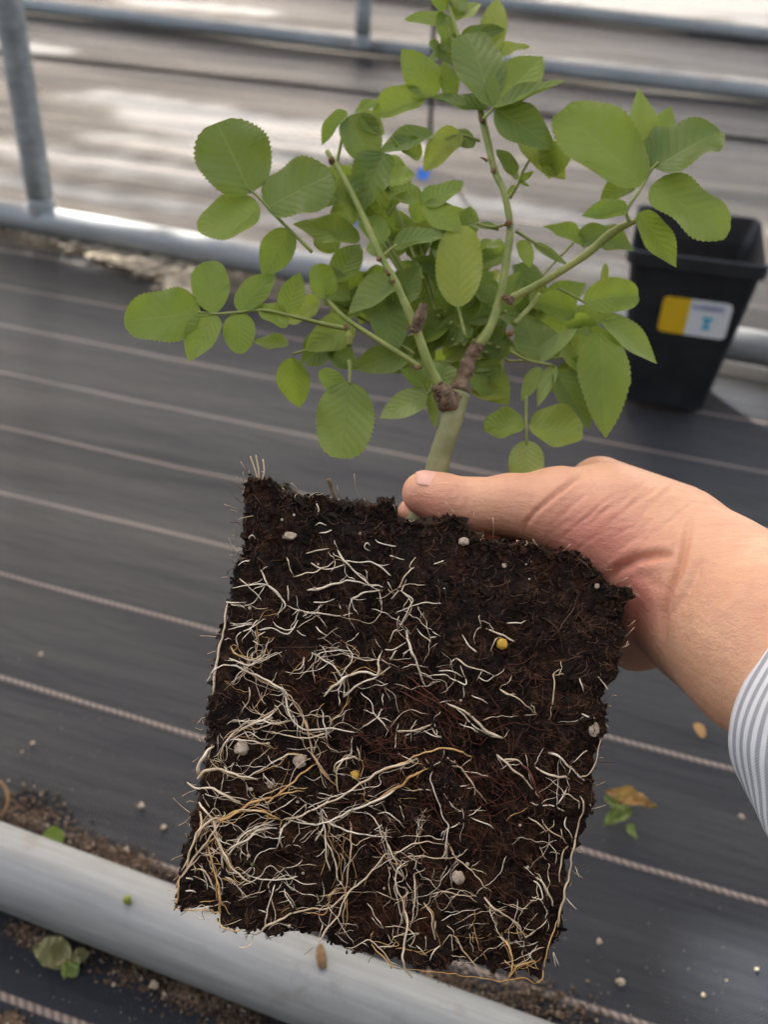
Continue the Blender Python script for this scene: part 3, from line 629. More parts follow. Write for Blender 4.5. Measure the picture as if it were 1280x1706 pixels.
def RP(x, y, off): return P(x, y, facez(x, y)-off)
def crop(c, pts):
    ox, oy = {1: (280, 740), 2: (660, 820), 3: (280, 1140), 4: (620, 1180)}[c]
    return [(ox+a/3.0476, oy+b/3.0476) for a, b in pts]
R1 = [ # crop, width px(full), material, points in crop pixels
 (1, 5.0, 'w', [(710, 745), (790, 730), (870, 705), (940, 690), (1010, 715)]), (1, 4.2, 'w', [(930, 785), (1000, 755), (1075, 745)]),
 (1, 3.8, 'w', [(858, 535), (890, 590), (950, 645), (1020, 705), (1140, 740)]), (1, 3, 'w', [(470, 640), (500, 710), (560, 770), (590, 820), (540, 880)]),
 (1, 3, 'w', [(330, 725), (400, 715), (490, 712), (550, 750), (585, 800)]), (1, 2.8, 'w', [(600, 820), (680, 845), (760, 860), (890, 870)]),
 (1, 2.6, 'w', [(358, 680), (410, 720), (480, 795)]), (1, 2.6, 'w', [(295, 800), (340, 810), (395, 803)]),
 (1, 5.0, 'w', [(300, 810), (290, 900), (268, 1000), (248, 1100), (225, 1280)]), (1, 4.0, 'w', [(195, 1210), (240, 1140), (320, 1120), (400, 1150), (460, 1180), (560, 1230), (620, 1280)]),
 (1, 3, 'w', [(280, 1065), (340, 1100), (420, 1120), (520, 1080), (600, 1050)]), (1, 3, 'w', [(310, 1020), (350, 1070), (450, 1090), (500, 1030)]),
 (1, 2.6, 'w', [(300, 1245), (360, 1170), (430, 1110), (470, 1080), (480, 1035)]), (1, 2.6, 'w', [(355, 1030), (350, 980), (420, 930), (470, 880)]),
 (1, 5.2, 'w', [(790, 1278), (870, 1210), (920, 1170), (1000, 1155), (1065, 1172), (1070, 1100), (1085, 1050)]), (1, 4.6, 'w', [(890, 1280), (950, 1230), (1040, 1190), (1130, 1135)]),
 (1, 3, 'w', [(730, 1060), (790, 1090), (850, 1130), (880, 1180), (875, 1230)]), (1, 2.5, 'w', [(740, 1110), (770, 1060), (850, 1045), (930, 1050)]),
 (1, 2.6, 'w', [(905, 1020), (940, 1070), (900, 1150), (880, 1180)]), (1, 4.2, 'w', [(1205, 945), (1240, 1040), (1280, 1150)]),
 (1, 3, 'w', [(1105, 1040), (1150, 1035), (1210, 1010)]), (1, 3, 'w', [(1125, 1100), (1150, 1060), (1160, 1045)]), (1, 3, 'w', [(1170, 930), (1220, 840), (1240, 790), (1180, 745), (1130, 790)]),
 (1, 3, 'p', [(1155, 760), (1200, 680), (1230, 640), (1280, 620)]), (1, 3, 'w', [(740, 410), (770, 395), (800, 410)]), (1, 3.2, 'w', [(750, 448), (790, 453), (833, 438)]),
 (1, 3.4, 'w', [(752, 285), (765, 320), (762, 362)]), (1, 3, 'w', [(405, 485), (425, 462), (442, 487)]), (1, 2.6, 'w', [(355, 615), (380, 600), (412, 590)]),
 (1, 3, 'p', [(700, 560), (760, 540), (840, 520)]), (1, 2.6, 'p', [(640, 670), (720, 655), (790, 630), (850, 590)]), (1, 2.8, 'w', [(730, 600), (790, 635), (860, 625), (900, 610)]),
 (1, 3, 'w', [(905, 595), (960, 600), (1050, 605), (1130, 665)]), (1, 2.4, 'w', [(1025, 540), (995, 525), (1010, 500), (1030, 515)]), (1, 2.6, 'w', [(1045, 470), (1080, 505), (1170, 520)]),
 (1, 2.6, 'w', [(1130, 565), (1200, 585)]), (1, 2.6, 'w', [(740, 802), (800, 805), (850, 785)]), (1, 2.6, 'w', [(855, 785), (875, 840)]), (1, 2.6, 'w', [(535, 905), (570, 935), (620, 945), (660, 895)]),
 (1, 2.6, 'w', [(450, 940), (520, 935), (600, 965), (640, 930)]), (1, 3, 'w', [(750, 920), (780, 960), (805, 972)]), (1, 2.6, 'w', [(430, 998), (470, 960), (500, 955)]), (1, 2.4, 'w', [(655, 945), (700, 973)]),
 (1, 2.6, 'w', [(640, 1155), (680, 1130), (695, 1085)]), (1, 2.8, 'w', [(610, 790), (605, 740), (608, 715)]), (1, 3, 'w', [(300, 945), (350, 925), (430, 915)]), (1, 2.8, 'w', [(820, 1255), (870, 1240), (890, 1200)]),
 (2, 4, 'w', [(45, 700), (75, 790), (110, 880), (148, 988)]), (2, 4, 'w', [(435, 687), (500, 710), (600, 758)]), (2, 2.6, 'p', [(480, 815), (500, 755), (530, 735)]), (2, 3.4, 'w', [(335, 720), (365, 770), (410, 810)]),
 (2, 3.4, 'w', [(300, 845), (360, 880), (440, 905), (510, 930)]), (2, 3, 'w', [(160, 935), (230, 925), (290, 950), (345, 978), (358, 960), (350, 935)]), (2, 2.6, 'w', [(220, 908), (290, 912), (345, 940)]),
 (2, 6.0, 'w', [(262, 1068), (330, 1105), (400, 1160), (460, 1215), (545, 1250)]), (2, 3, 'w', [(375, 1030), (420, 1045), (468, 1075)]), (2, 2.8, 'p', [(530, 1000), (600, 1035), (660, 1080), (712, 1130)]),
 (2, 2.8, 'p', [(795, 1078), (808, 1000), (800, 930), (845, 888)]), (2, 3, 'w', [(935, 950), (945, 990), (958, 1028)]), (2, 3, 'w', [(1005, 912), (1050, 960), (1082, 1005)]), (2, 2.4, 'w', [(1000, 898), (1045, 882)]),
 (2, 2.4, 'f', [(755, 770), (830, 690), (908, 582)]), (2, 2.0, 'f', [(745, 635), (820, 700), (858, 835)]), (2, 2.2, 'r', [(445, 490), (520, 470), (600, 450)]), (2, 3, 'w', [(560, 668), (610, 662), (662, 655)]),
 (2, 2.6, 'w', [(100, 690), (140, 730), (175, 760)]), (2, 2.6, 'w', [(175, 740), (245, 722)]), (2, 2.6, 'w', [(320, 525), (345, 560), (370, 578)]), (2, 2.4, 'w', [(35, 595), (110, 575), (180, 562), (235, 568)]),
 (2, 2.6, 'w', [(215, 500), (250, 488), (300, 490)]), (2, 2.6, 'w', [(190, 360), (240, 350)]), (2, 2.2, 'p', [(10, 695), (60, 620), (80, 560), (40, 520)]), (2, 3, 'w', [(5, 1222), (80, 1215), (150, 1195), (190, 1165)]),
 (2, 2.6, 'w', [(140, 1210), (200, 1235), (255, 1255)]), (2, 2.2, 'r', [(0, 960), (100, 1010), (200, 1060), (300, 1140), (350, 1180)]), (2, 2.0, 'r', [(0, 1000), (120, 1060), (230, 1110), (290, 1170)]), (2, 2.0, 'r', [(50, 930), (150, 1000), (240, 1090), (300, 1200)]),
 (2, 3.4, 'w', [(915, 1135), (945, 1125), (985, 1145), (1030, 1145)]), (2, 3, 'w', [(325, 1170), (380, 1200), (430, 1225)]), (2, 2, 'f', [(500, 240), (560, 272)]), (2, 2, 'f', [(440, 230), (520, 290)]), (2, 2, 'f', [(920, 330), (980, 380), (1000, 430)]),
 (3, 4.0, 'w', [(590, 30), (610, 120), (640, 190), (700, 230), (800, 225), (870, 232), (965, 243)]), (3, 3.8, 'p', [(560, 10), (620, 60), (665, 130), (700, 200), (715, 270), (745, 370), (780, 420), (830, 500)]),
 (3, 3.2, 'y', [(690, 180), (720, 280), (750, 390), (800, 470), (860, 520)]), (3, 3, 'w', [(325, 185), (400, 190), (460, 180), (530, 200), (610, 185)]), (3, 3, 'w', [(300, 295), (340, 280), (420, 285), (490, 300), (550, 300)]),
 (3, 4, 'w', [(275, 410), (262, 350), (300, 285), (350, 235), (430, 205), (500, 170), (560, 120)]), (3, 3, 'w', [(495, 240), (560, 250), (660, 270), (760, 265), (850, 232)]), (3, 3.4, 'w', [(400, 465), (470, 430), (560, 380), (640, 358), (740, 370)]),
 (3, 6.5, 'w', [(150, 455), (165, 400), (195, 345), (235, 312)]), (3, 6.0, 'w', [(150, 480), (190, 435), (260, 435), (340, 460), (410, 475), (480, 490)]), (3, 5.0, 'w', [(95, 500), (150, 525), (230, 535), (300, 570), (400, 615)]),
 (3, 5.0, 'y', [(270, 680), (360, 640), (430, 600), (520, 575), (600, 530), (680, 450), (770, 400)]), (3, 5.0, 'y', [(230, 700), (320, 665), (420, 640), (500, 655), (580, 690)]), (3, 4.0, 'y', [(420, 625), (510, 590), (600, 550), (690, 545)]),
 (3, 5.0, 'w', [(580, 690), (680, 660), (790, 610), (900, 560), (1000, 490), (1100, 430), (1200, 405), (1280, 370)]), (3, 4.4, 'w', [(600, 690), (720, 708), (830, 690), (920, 640), (1010, 615), (1110, 560), (1190, 510)]), (3, 5.0, 'y', [(1190, 515), (1230, 475), (1280, 445)]),
 (3, 4.0, 'p', [(990, 630), (1060, 700), (1100, 790), (1150, 880), (1165, 940), (1160, 1020), (1200, 1120), (1215, 1220), (1200, 1330), (1190, 1400), (1235, 1490)]), (3, 3.4, 'w', [(810, 690), (870, 730), (940, 755), (1020, 770), (1140, 775)]),
 (3, 3.2, 'p', [(925, 690), (930, 800), (915, 930), (905, 1050), (890, 1180), (870, 1270)]), (3, 4.0, 'p', [(440, 1270), (520, 1220), (620, 1170), (720, 1140), (820, 1130), (870, 1090), (930, 1040)]), (3, 3, 'p', [(430, 1275), (420, 1320), (380, 1338), (350, 1330)]),
 (3, 3.2, 'p', [(760, 1310), (810, 1240), (870, 1160), (920, 1060), (1000, 990), (1090, 880), (1140, 860)]), (3, 3, 'w', [(490, 1260), (505, 1160), (530, 1060), (550, 990)]), (3, 3, 'w', [(780, 640), (790, 720), (810, 800), (840, 870), (862, 1000)]),
 (3, 3, 'w', [(745, 805), (780, 740), (790, 700)]), (3, 3, 'w', [(800, 730), (800, 830), (820, 945)]), (3, 3, 'w', [(550, 840), (570, 760), (600, 700)]), (3, 3.4, 'w', [(310, 870), (370, 780), (450, 730), (540, 690)]),
 (3, 4.4, 'w', [(290, 860), (330, 820), (400, 790), (460, 740), (560, 735)]), (3, 4.0, 'p', [(150, 600), (190, 640), (230, 700), (260, 800), (290, 870), (330, 930), (380, 985), (450, 1020)]), (3, 4.6, 'p', [(60, 960), (100, 880), (140, 780), (200, 700), (270, 680)]),
 (3, 4.6, 'w', [(80, 960), (130, 880), (190, 810), (240, 740), (270, 690)]), (3, 4.0, 'p', [(50, 1000), (90, 930), (110, 850), (150, 750), (170, 690), (160, 640)]), (3, 3.6, 'p', [(40, 1040), (60, 980), (130, 900), (200, 840)]), (3, 4.4, 'y', [(195, 800), (210, 870), (230, 930), (250, 1010), (262, 1100), (268, 1200)]),
 (3, 3.4, 'p', [(100, 940), (180, 945), (220, 1020), (260, 1070)]), (3, 3.2, 'w', [(240, 740), (270, 820), (275, 900), (285, 985)]), (3, 3.6, 'w', [(80, 1045), (115, 1050), (150, 1055)]), (3, 4, 'w', [(60, 990), (100, 985), (145, 1000)]), (3, 2.8, 'w', [(200, 1105), (240, 1120)]),
 (3, 3, 'w', [(860, 545), (855, 460), (880, 395), (930, 370), (975, 385)]), (3, 3.6, 'w', [(845, 450), (850, 415), (900, 378), (970, 375)]), (3, 2.6, 'w', [(480, 440), (510, 490), (550, 520)]), (3, 2.6, 'w', [(270, 980), (330, 1000), (390, 1085)]), (3, 2.8, 'w', [(370, 960), (450, 985), (530, 995), (600, 990), (665, 975)]),
 (3, 2.8, 'w', [(590, 1030), (600, 1080), (630, 1130), (625, 1160)]), (3, 2.6, 'w', [(430, 225), (440, 255), (428, 285)]), (3, 2.6, 'w', [(780, 120), (790, 200), (810, 290)]), (3, 2.4, 'w', [(830, 210), (825, 165), (790, 160)]), (3, 2.8, 'w', [(1090, 110), (1060, 170), (1010, 210), (965, 225)]),
 (3, 2.6, 'w', [(980, 40), (1030, 90), (1045, 145), (1090, 200), (1120, 240)]), (3, 3.4, 'y', [(30, 1150), (50, 1080), (55, 1010), (70, 950)]), (3, 3, 'y', [(262, 1130), (270, 1225), (300, 1240), (380, 1245)]), (3, 2.6, 'y', [(40, 1140), (120, 1150), (200, 1150), (255, 1160)]),
 (3, 2.6, 'w', [(1060, 660), (1110, 655), (1160, 690), (1200, 730)]), (3, 2.4, 'w', [(1170, 240), (1220, 235), (1280, 240)]), (3, 2.4, 'w', [(1165, 350), (1220, 380), (1240, 400)]), (3, 2.4, 'w', [(900, 1340), (960, 1330), (1020, 1290), (1080, 1350), (1130, 1410), (1190, 1440)]),
 (4, 4.0, 'y', [(0, 350), (90, 305), (200, 255), (280, 220), (350, 200), (420, 210), (510, 250)]), (4, 4.4, 'y', [(0, 480), (80, 430), (160, 380), (230, 330), (310, 300), (420, 300)]), (4, 3.6, 'p', [(345, 270), (440, 300), (480, 340), (520, 400), (588, 482)]), (4, 2.6, 'p', [(440, 315), (530, 330), (598, 350)]),
 (4, 5.0, 'w', [(632, 240), (690, 285), (760, 345), (825, 415)]), (4, 4.0, 'p', [(670, 265), (720, 258), (755, 275), (780, 310)]), (4, 5.5, 'r', [(750, 270), (800, 330), (830, 400), (870, 470), (880, 560)]), (4, 5.0, 'w', [(830, 295), (890, 335), (950, 352), (1000, 355)]), (4, 5.0, 'w', [(895, 228), (950, 245), (1020, 310), (1098, 380)]),
 (4, 3, 'w', [(430, 0), (490, 60), (560, 120), (640, 150)]), (4, 3.4, 'w', [(125, 125), (200, 118), (260, 105), (315, 75)]), (4, 2.6, 'w', [(310, 85), (330, 130), (380, 155)]), (4, 2.6, 'w', [(355, 270), (300, 340), (320, 430), (360, 540), (385, 610), (375, 680), (375, 775)]), (4, 2.6, 'w', [(355, 670), (380, 620), (430, 590), (480, 550)]),
 (4, 3, 'w', [(500, 550), (540, 570), (590, 590), (620, 612)]), (4, 4.4, 'w', [(830, 850), (870, 890), (905, 960), (928, 1020)]), (4, 4.0, 'w', [(560, 960), (620, 1010), (690, 1060), (750, 1110), (748, 1170)]), (4, 3, 'p', [(385, 680), (430, 755), (500, 820), (560, 890), (600, 940)]),
 (4, 2.8, 'p', [(100, 740), (170, 710), (220, 685), (300, 680), (375, 685)]), (4, 2.8, 'p', [(140, 755), (240, 750), (350, 765), (430, 755)]), (4, 2.8, 'w', [(150, 850), (130, 820), (180, 780), (240, 760)]), (4, 2.6, 'p', [(300, 940), (370, 935), (440, 945), (530, 950)]),
 (4, 3.6, 'y', [(690, 1380), (720, 1330), (770, 1295), (850, 1285)]), (4, 4.0, 'y', [(690, 1370), (710, 1320), (718, 1280), (690, 1210), (655, 1150)]), (4, 3.2, 'p', [(590, 1360), (530, 1310), (480, 1260), (450, 1200), (420, 1160), (385, 1150)]), (4, 3, 'p', [(590, 970), (610, 1050), (640, 1140)]),
 (4, 4.6, 'p', [(1050, 430), (1075, 480), (1060, 560), (1040, 640), (1020, 740), (1000, 840), (980, 930), (960, 1000), (950, 1080), (948, 1165)]), (4, 3.6, 'p', [(945, 940), (950, 850), (975, 740), (1000, 700)]), (4, 3.2, 'p', [(1160, 130), (1150, 220), (1120, 320), (1060, 345)]), (4, 3.2, 'p', [(860, 560), (900, 620), (960, 660), (1000, 700)]),
 (4, 3.0, 'p', [(790, 555), (850, 590), (880, 625)]), (4, 2.6, 'w', [(990, 555), (980, 590), (1010, 640), (1015, 690)]), (4, 2.8, 'p', [(940, 435), (1000, 440), (1045, 470), (1050, 520)]), (4, 3, 'w', [(930, 495), (960, 470), (1000, 400)]), (4, 3, 'w', [(860, 490), (940, 500), (1030, 550)]), (4, 2.6, 'w', [(1010, 280), (1060, 240), (1105, 205)]),
 (4, 3, 'y', [(870, 1330), (900, 1200), (930, 1120), (955, 1050)]), (4, 3.4, 'y', [(830, 1395), (865, 1370), (872, 1330)]), (4, 3, 'y', [(0, 1200), (60, 1270), (110, 1310), (150, 1320)]), (4, 2.8, 'y', [(150, 1320), (300, 1335), (450, 1355), (560, 1370), (640, 1385), (690, 1380), (760, 1370), (830, 1395)]),
 (4, 2.6, 'w', [(930, 1310), (925, 1240), (940, 1190)][:2]+[(948, 1305)]), (4, 2.2, 'w', [(985, 955), (1015, 990), (1048, 1018)]), (4, 2.2, 'w', [(1030, 800), (1045, 830), (1053, 862)]), (4, 2.6, 'p', [(760, 1170), (830, 1130), (880, 1080), (895, 1010)]), (4, 2.8, 'w', [(815, 960), (860, 965), (850, 900), (820, 880)]),
 (4, 3, 'p', [(180, 930), (160, 1000), (180, 1100), (215, 1160), (190, 1220)]), (4, 3, 'p', [(215, 840), (220, 930), (210, 1040), (190, 1120)]), (4, 2.8, 'p', [(260, 980), (300, 1050), (310, 1130), (325, 1190)]), (4, 2.4, 'w', [(20, 1210), (100, 1205), (130, 1185)]), (4, 2.6, 'w', [(290, 1290), (310, 1240), (360, 1190)]),
]
MM = {'w': M_rootw, 'p': M_rootp, 'y': M_rooty, 'f': M_fib, 'r': M_red}
rg = random.Random(21)
items = []
for (c, w, k, pts) in R1:
    pp = crop(c, pts); L = sum(math.hypot(b[0]-a[0], b[1]-a[1]) for a, b in zip(pp, pp[1:])); w *= .9; items.append((w*L, w, k, pp))
items.sort(key=lambda t: -t[0])
def root_geo(V, F, pp, w, n, ns, o0=.0012, seed=0, taper=.45):
    m = len(pp); off = [o0+rg.uniform(-.0010, .0014) for _ in pp]; off[0] = rg.uniform(-.002, .0005); off[-1] = rg.uniform(-.003, .0003)
    pts = catmull([RP(x, y, o) for (x, y), o in zip(pp, off)], n)
    r0 = w*.5*ZB/FPX*1.0
    for i, p in enumerate(pts): pts[i] = p+Vector((noise.noise(p*260+Vector((seed, 0, 0))), noise.noise(p*260+Vector((0, seed, 5))), noise.noise(p*260+Vector((3, 9, seed)))))*.0007
    flip = rg.random() < .5
    rad = []
    for i in range(n+1):
        t = i/n; t = 1-t if flip else t
        rad.append(r0*(1-taper*t)*min(1, .35+5*min(t, 1-t)+.2)*(1+.28*noise.noise(pts[i]*500+Vector((seed, 2, 2)))))
    tube_into(V, F, pts, rad, ns)
stuffV = {k: ([], []) for k in MM}
for i, (_, w, k, pp) in enumerate(items):
    nseg = max(10, int(sum(math.hypot(b[0]-a[0], b[1]-a[1]) for a, b in zip(pp, pp[1:]))/4))
    if i < 98:
        V, F = [], []; root_geo(V, F, pp, w, nseg, 8, seed=i); mesh('root', V, F, MM[k], soil)
    else:
        V, F = stuffV[k]; root_geo(V, F, pp, w, nseg, 6, seed=i)
# finer feeder roots, denser towards the lower left and bottom
def inside(x, y):
    v = (y-880)/(1600-880); lx = 398-100*v; rx = 1035-130*v; return lx < x < rx and 850+(x-400)*.2 < y < 1530+(x-300)*.16
def wander(x, y, ang, L, turn, step=9):
    pts = [(x, y)]; k = rg.uniform(-turn, turn)
    while L > 0:
        ang += k*.25+rg.gauss(0, .22); x += cos(ang)*step; y += sin(ang)*step*.95; pts.append((x, y)); L -= step
    return pts
cnt = 0
while cnt < 230:
    x, y = rg.uniform(300, 1040), rg.uniform(880, 1630)
    if not inside(x, y): continue
    v = (y-880)/700; h = (1040-x)/700
    if rg.random() > .05+.45*v+.45*h*(y > 980)-.25*(x > 760)*(y < 1330): continue
    cnt += 1
    k = rg.choices(['w', 'p', 'y', 'f'], [.38, .36, .06+.1*v, .2])[0]; w = rg.uniform(.9, 1.8); L = rg.uniform(24, 110)
    pp = wander(x, y, rg.choice((0, pi))+rg.gauss(.2, .75), L, .5); pp = [q for q in pp if inside(*q)]
    if len(pp) < 3: continue
    V, F = stuffV[k]; root_geo(V, F, pp, w, max(6, len(pp)*3), 5, o0=.0006, seed=cnt, taper=.6)
    for _ in range(rg.choice((0, 0, 1, 2))):
        q = rg.choice(pp); b = wander(q[0], q[1], rg.uniform(0, 2*pi), rg.uniform(12, 32), .6, 7); b = [s for s in b if inside(*s)]
        if len(b) > 2: root_geo(V, F, b, w*.7, len(b)*3, 5, o0=.0006, seed=cnt, taper=.6)
# matted bundles: thinner roots running along the thick ones on the left
for (_, w, k, pp) in items:
    mxx, myy = sum(q[0] for q in pp)/len(pp), sum(q[1] for q in pp)/len(pp)
    if k in 'fr' or not ((mxx < 600 and myy > 1060) or myy > 1450): continue
    for _ in range(3 if mxx < 420 else 1):
        j_ = 7 if mxx < 420 else 9
        b = [(x+rg.gauss(0, j_), y+rg.gauss(0, j_)) for x, y in pp]; b = [q for q in b if inside(*q)]
        if len(b) > 2:
            kk_ = rg.choice('wppy'); V, F = stuffV[kk_]; root_geo(V, F, b, rg.uniform(.9, 1.9), len(b)*6, 5, o0=.0010, seed=rg.random()*9, taper=.5)
# side rootlets growing off the big roots
for (_, w, k, pp) in items[:120]:
    if k in 'fr': continue
    for _ in range(rg.choice((1, 2, 3, 4))):
        q = rg.choice(pp); b = wander(q[0], q[1], rg.uniform(0, 2*pi), rg.uniform(10, 34), .6, 6); b = [s for s in b if inside(*s)]
        if len(b) > 2:
            V, F = stuffV[k]; root_geo(V, F, b, rg.uniform(1.2, 2.2), len(b)*3, 5, o0=.0010, seed=w, taper=.6)
# brown peat fibres
V, F = stuffV['f']
for _ in range(2000):
    x, y = rg.uniform(290, 1050), rg.uniform(800, 1635)
    u, v = rg.random(), rg.random(); x, y = coons(u, v); L = rg.uniform(8, 34); a = rg.uniform(0, pi); n = 4
    pts = []; kk = rg.uniform(-.5, .5)
    for i in range(n+1):
        pts.append(displ(P(x, y, facez(x, y)))-VIEW*rg.uniform(-.0004, .0014)); a += kk; x += cos(a)*L/n; y += sin(a)*L/n
    tube_into(V, F, pts, [rg.uniform(.00008, .0002)]*(n+1), 4)
V, F = stuffV['r']
for _ in range(420):
    x, y = rg.gauss(740, 130), rg.gauss(1290, 130); a = rg.gauss(1.0, .6)
    if inside(x, y): tube_into(V, F, catmull([RP(q[0], q[1], rg.uniform(-.0005, .0015)) for q in wander(x, y, a, rg.uniform(15, 60), .3, 9)], 10), [.00012]*11, 4)
for k, (V, F) in stuffV.items():
    o = mesh({'w': 'fine_white_roots', 'p': 'fine_pale_roots', 'y': 'fine_tan_roots', 'f': 'peat_fibres', 'r': 'red_fibres'}[k], V, F, MM[k], soil); props(o, kind='stuff')
# hairs sticking out of the rim
V, F = [], []
for _ in range(90):
    c = rg.choice((CT, CT, CR, CLf, CLf, CB)); x, y = c(rg.random()); d = Vector((x-665, y-1215, 0)).normalized(); L = rg.uniform(4, 17)
    dx, dy = d.x+rg.gauss(0, .9), d.y+rg.gauss(0, .9)
    tube_into(V, F, catmull([P(x, y, facez(x, y)+.003), P(x+dx*L*.5, y+dy*L*.5, ZB), P(x+dx*L+rg.gauss(0, 3), y+dy*L+rg.gauss(0, 3), ZB-.001)], 6), [.00012]*7, 4)
for b in ([(430, 800), (424, 780), (417, 760)], [(432, 800), (430, 778), (426, 758)], [(436, 802), (440, 785), (438, 765)], [(405, 830), (408, 812), (428, 796)]):
    tube_into(V, F, catmull([P(x, y, facez(x, y)+.002) for x, y in b], 8), [.00028]*9, 5)
o = mesh('rim_hairs', V, F, M_rootp, soil); props(o, kind='stuff')
tube('twig', [P(560, 832, ZB+.004), P(553, 815, ZB+.003), P(547, 798, ZB+.002)], [.0006, .0007, .0009], M_bark, soil, 8, 8)
def bit(name, x, y, s, mat, off=.001, sc=(1, 1, 1), seed=1, lb=None):
    bmx = bmesh.new(); bmesh.ops.create_icosphere(bmx, subdivisions=3, radius=s*ZB/FPX); c = RP(x, y, off-.0006); s_ = .85
    for v in bmx.verts:
        d = v.co.normalized(); k = 1+.32*noise.noise(d*1.6+Vector((seed, x, y)))+.12*noise.noise(d*5+Vector((x, 0, 0)))
        v.co = c+RTV*v.co.x*k*sc[0]*s_+UPV*v.co.y*k*sc[1]*s_+VIEW*v.co.z*k*.5
    me = bpy.data.meshes.new(name); bmx.to_mesh(me); bmx.free(); me.materials.append(mat); me.polygons.foreach_set('use_smooth', [True]*len(me.polygons))
    o = bpy.data.objects.new(name, me); COL.objects.link(o); me.transform(Matrix.Translation(rose.location).inverted()); o.parent = soil
    if lb: o['label'] = lb
    return o
for a in [(482, 893, 14, M_perl, .0008, (1, .6, 1)), (773, 902, 11, M_perl, .0008, (1, .75, 1)), (402, 1247, 14, M_perl), (499, 1268, 13, M_perl), (450, 1306, 11, M_perl, 0), (764, 1462, 13, M_perl), (990, 1215, 14, M_perl, 0, (.8, 1.1, 1)),
          (837, 1073, 11, M_yel), (592, 1291, 9, M_yel, 0), (841, 942, 5, M_perl), (524, 980, 3, M_perl), (418, 1315, 4, M_perl), (414, 1426, 4, M_perl), (877, 940, 2, M_perl), (886, 936, 2, M_perl), (883, 965, 2.4, M_perl), (995, 976, 5, M_perl, .0005, (1, 1.2, 1)),
          (416, 1013, 3.5, M_perl), (496, 1336, 3, M_perl), (505, 1455, 3, M_perl), (650, 1447, 3, M_perl), (420, 1440, 4, M_leafy), (386, 1450, 7, M_scar), (482, 1543, 3.5, M_perl), (640, 1480, 2.4, M_perl), (779, 1440, 4, M_perl), (867, 1375, 3, M_perl), (768, 1167, 3, M_perl), (470, 866, 3, M_perl), (490, 858, 2.6, M_perl), (600, 889, 3, M_perl), (530, 940, 2, M_perl), (880, 1445, 3, M_perl), (660, 1440, 3, M_perl)]:
    bit('perlite' if a[3] is M_perl else 'fertiliser_bead' if a[3] is M_yel else 'wood_chip', *a)

# ------------------------------------------------------------------ rose plant: stems
def rough(o, amp, sc=(260, 700)):
    me = o.data; n = len(me.vertices); off = o.parent.matrix_world if False else None
    for v in me.vertices:
        p = v.co; v.co = p+v.normal*(amp*noise.noise(p*sc[0])+amp*.5*noise.noise(p*sc[1]))
    me.update(); return o
def PZ(l): return [P(*a) for a in l]
trunk = tube('main_stem', PZ([(683, 905, .425), (705, 845, .424), (722, 800, .424), (738, 745, .425), (752, 700, .426), (764, 655, .428)]), [.0056, .0054, .0050, .0049, .0050, .0053], M_trunk, rose, 40, 18, .10)
tube('pruned_stump', PZ([(764, 662, .428), (748, 668, .424), (738, 655, .422), (728, 640, .421)]), [.0044, .0050, .0044, .0026], M_bark, trunk, 60, 28, .3)
tube('pruned_stump', PZ([(760, 668, .428), (770, 635, .430), (782, 600, .432), (795, 575, .433)]), [.0046, .0034, .0030, .0031], M_bark, trunk, 60, 28, .3)
for o_ in trunk.children: rough(o_, .0013)
rough(trunk, .00025, (120, 500))
br = {}
br['l'] = tube('branch', PZ([(735, 650, .422), (714, 605, .420), (692, 545, .420), (668, 490, .421), (655, 462, .422), (630, 418, .425), (605, 360, .430), (575, 300, .435), (545, 252, .440)]), [0.00222, 0.00215, 0.00207, 0.00170, 0.00155, 0.00148, 0.00141, 0.00133, 0.00118], M_stem, rose, 70, 12, .08)
tube('stub', PZ([(692, 552, .420), (700, 530, .418), (707, 506, .417)]), [.0028, .0022, .0022], M_bark, br['l'], 16, 10, .4)
br['r'] = tube('branch', PZ([(795, 580, .433), (815, 550, .434), (832, 500, .436), (845, 430, .438), (850, 375, .440), (840, 320, .442), (825, 285, .444), (812, 230, .446), (803, 192, .448)]), [0.00207, 0.00207, 0.00192, 0.00178, 0.00170, 0.00155, 0.00163, 0.00185, 0.00192], M_stem, rose, 70, 12, .08)
br['t'] = tube('branch', PZ([(805, 195, .448), (790, 150, .452), (778, 105, .455), (765, 60, .458), (748, 10, .461), (738, -30, .462)]), [0.00163, 0.00104, 0.00096, 0.00089, 0.00081, 0.00074], M_stem, rose, 40, 10)
br['e'] = tube('branch', PZ([(852, 497, .437), (890, 478, .436), (930, 455, .434), (980, 422, .432), (1020, 388, .430), (1058, 368, .429)]), [0.00185, 0.00170, 0.00170, 0.00178, 0.00192, 0.00133], M_stem, rose, 50, 12, .08)
br['w'] = tube('branch', PZ([(703, 612, .421), (660, 585, .424), (620, 560, .428), (575, 530, .430), (545, 500, .432), (530, 480, .434)]), [0.00126, 0.00118, 0.00118, 0.00111, 0.00104, 0.00089], M_stem, rose, 40, 10)
br['x'] = tube('branch', PZ([(580, 548, .428), (540, 540, .430), (480, 525, .432)]), [0.00111, 0.00118, 0.00081], M_stem, rose, 30, 10)
br['s'] = tube('branch', PZ([(858, 540, .437), (885, 510, .440), (900, 490, .444)]), [0.00133, 0.00104, 0.00089], M_stem, rose, 20, 10)
br['k'] = tube('branch', PZ([(850, 585, .437), (880, 600, .440), (920, 608, .442)]), [0.00089, 0.00074, 0.00059], M_stem, rose, 20, 8)
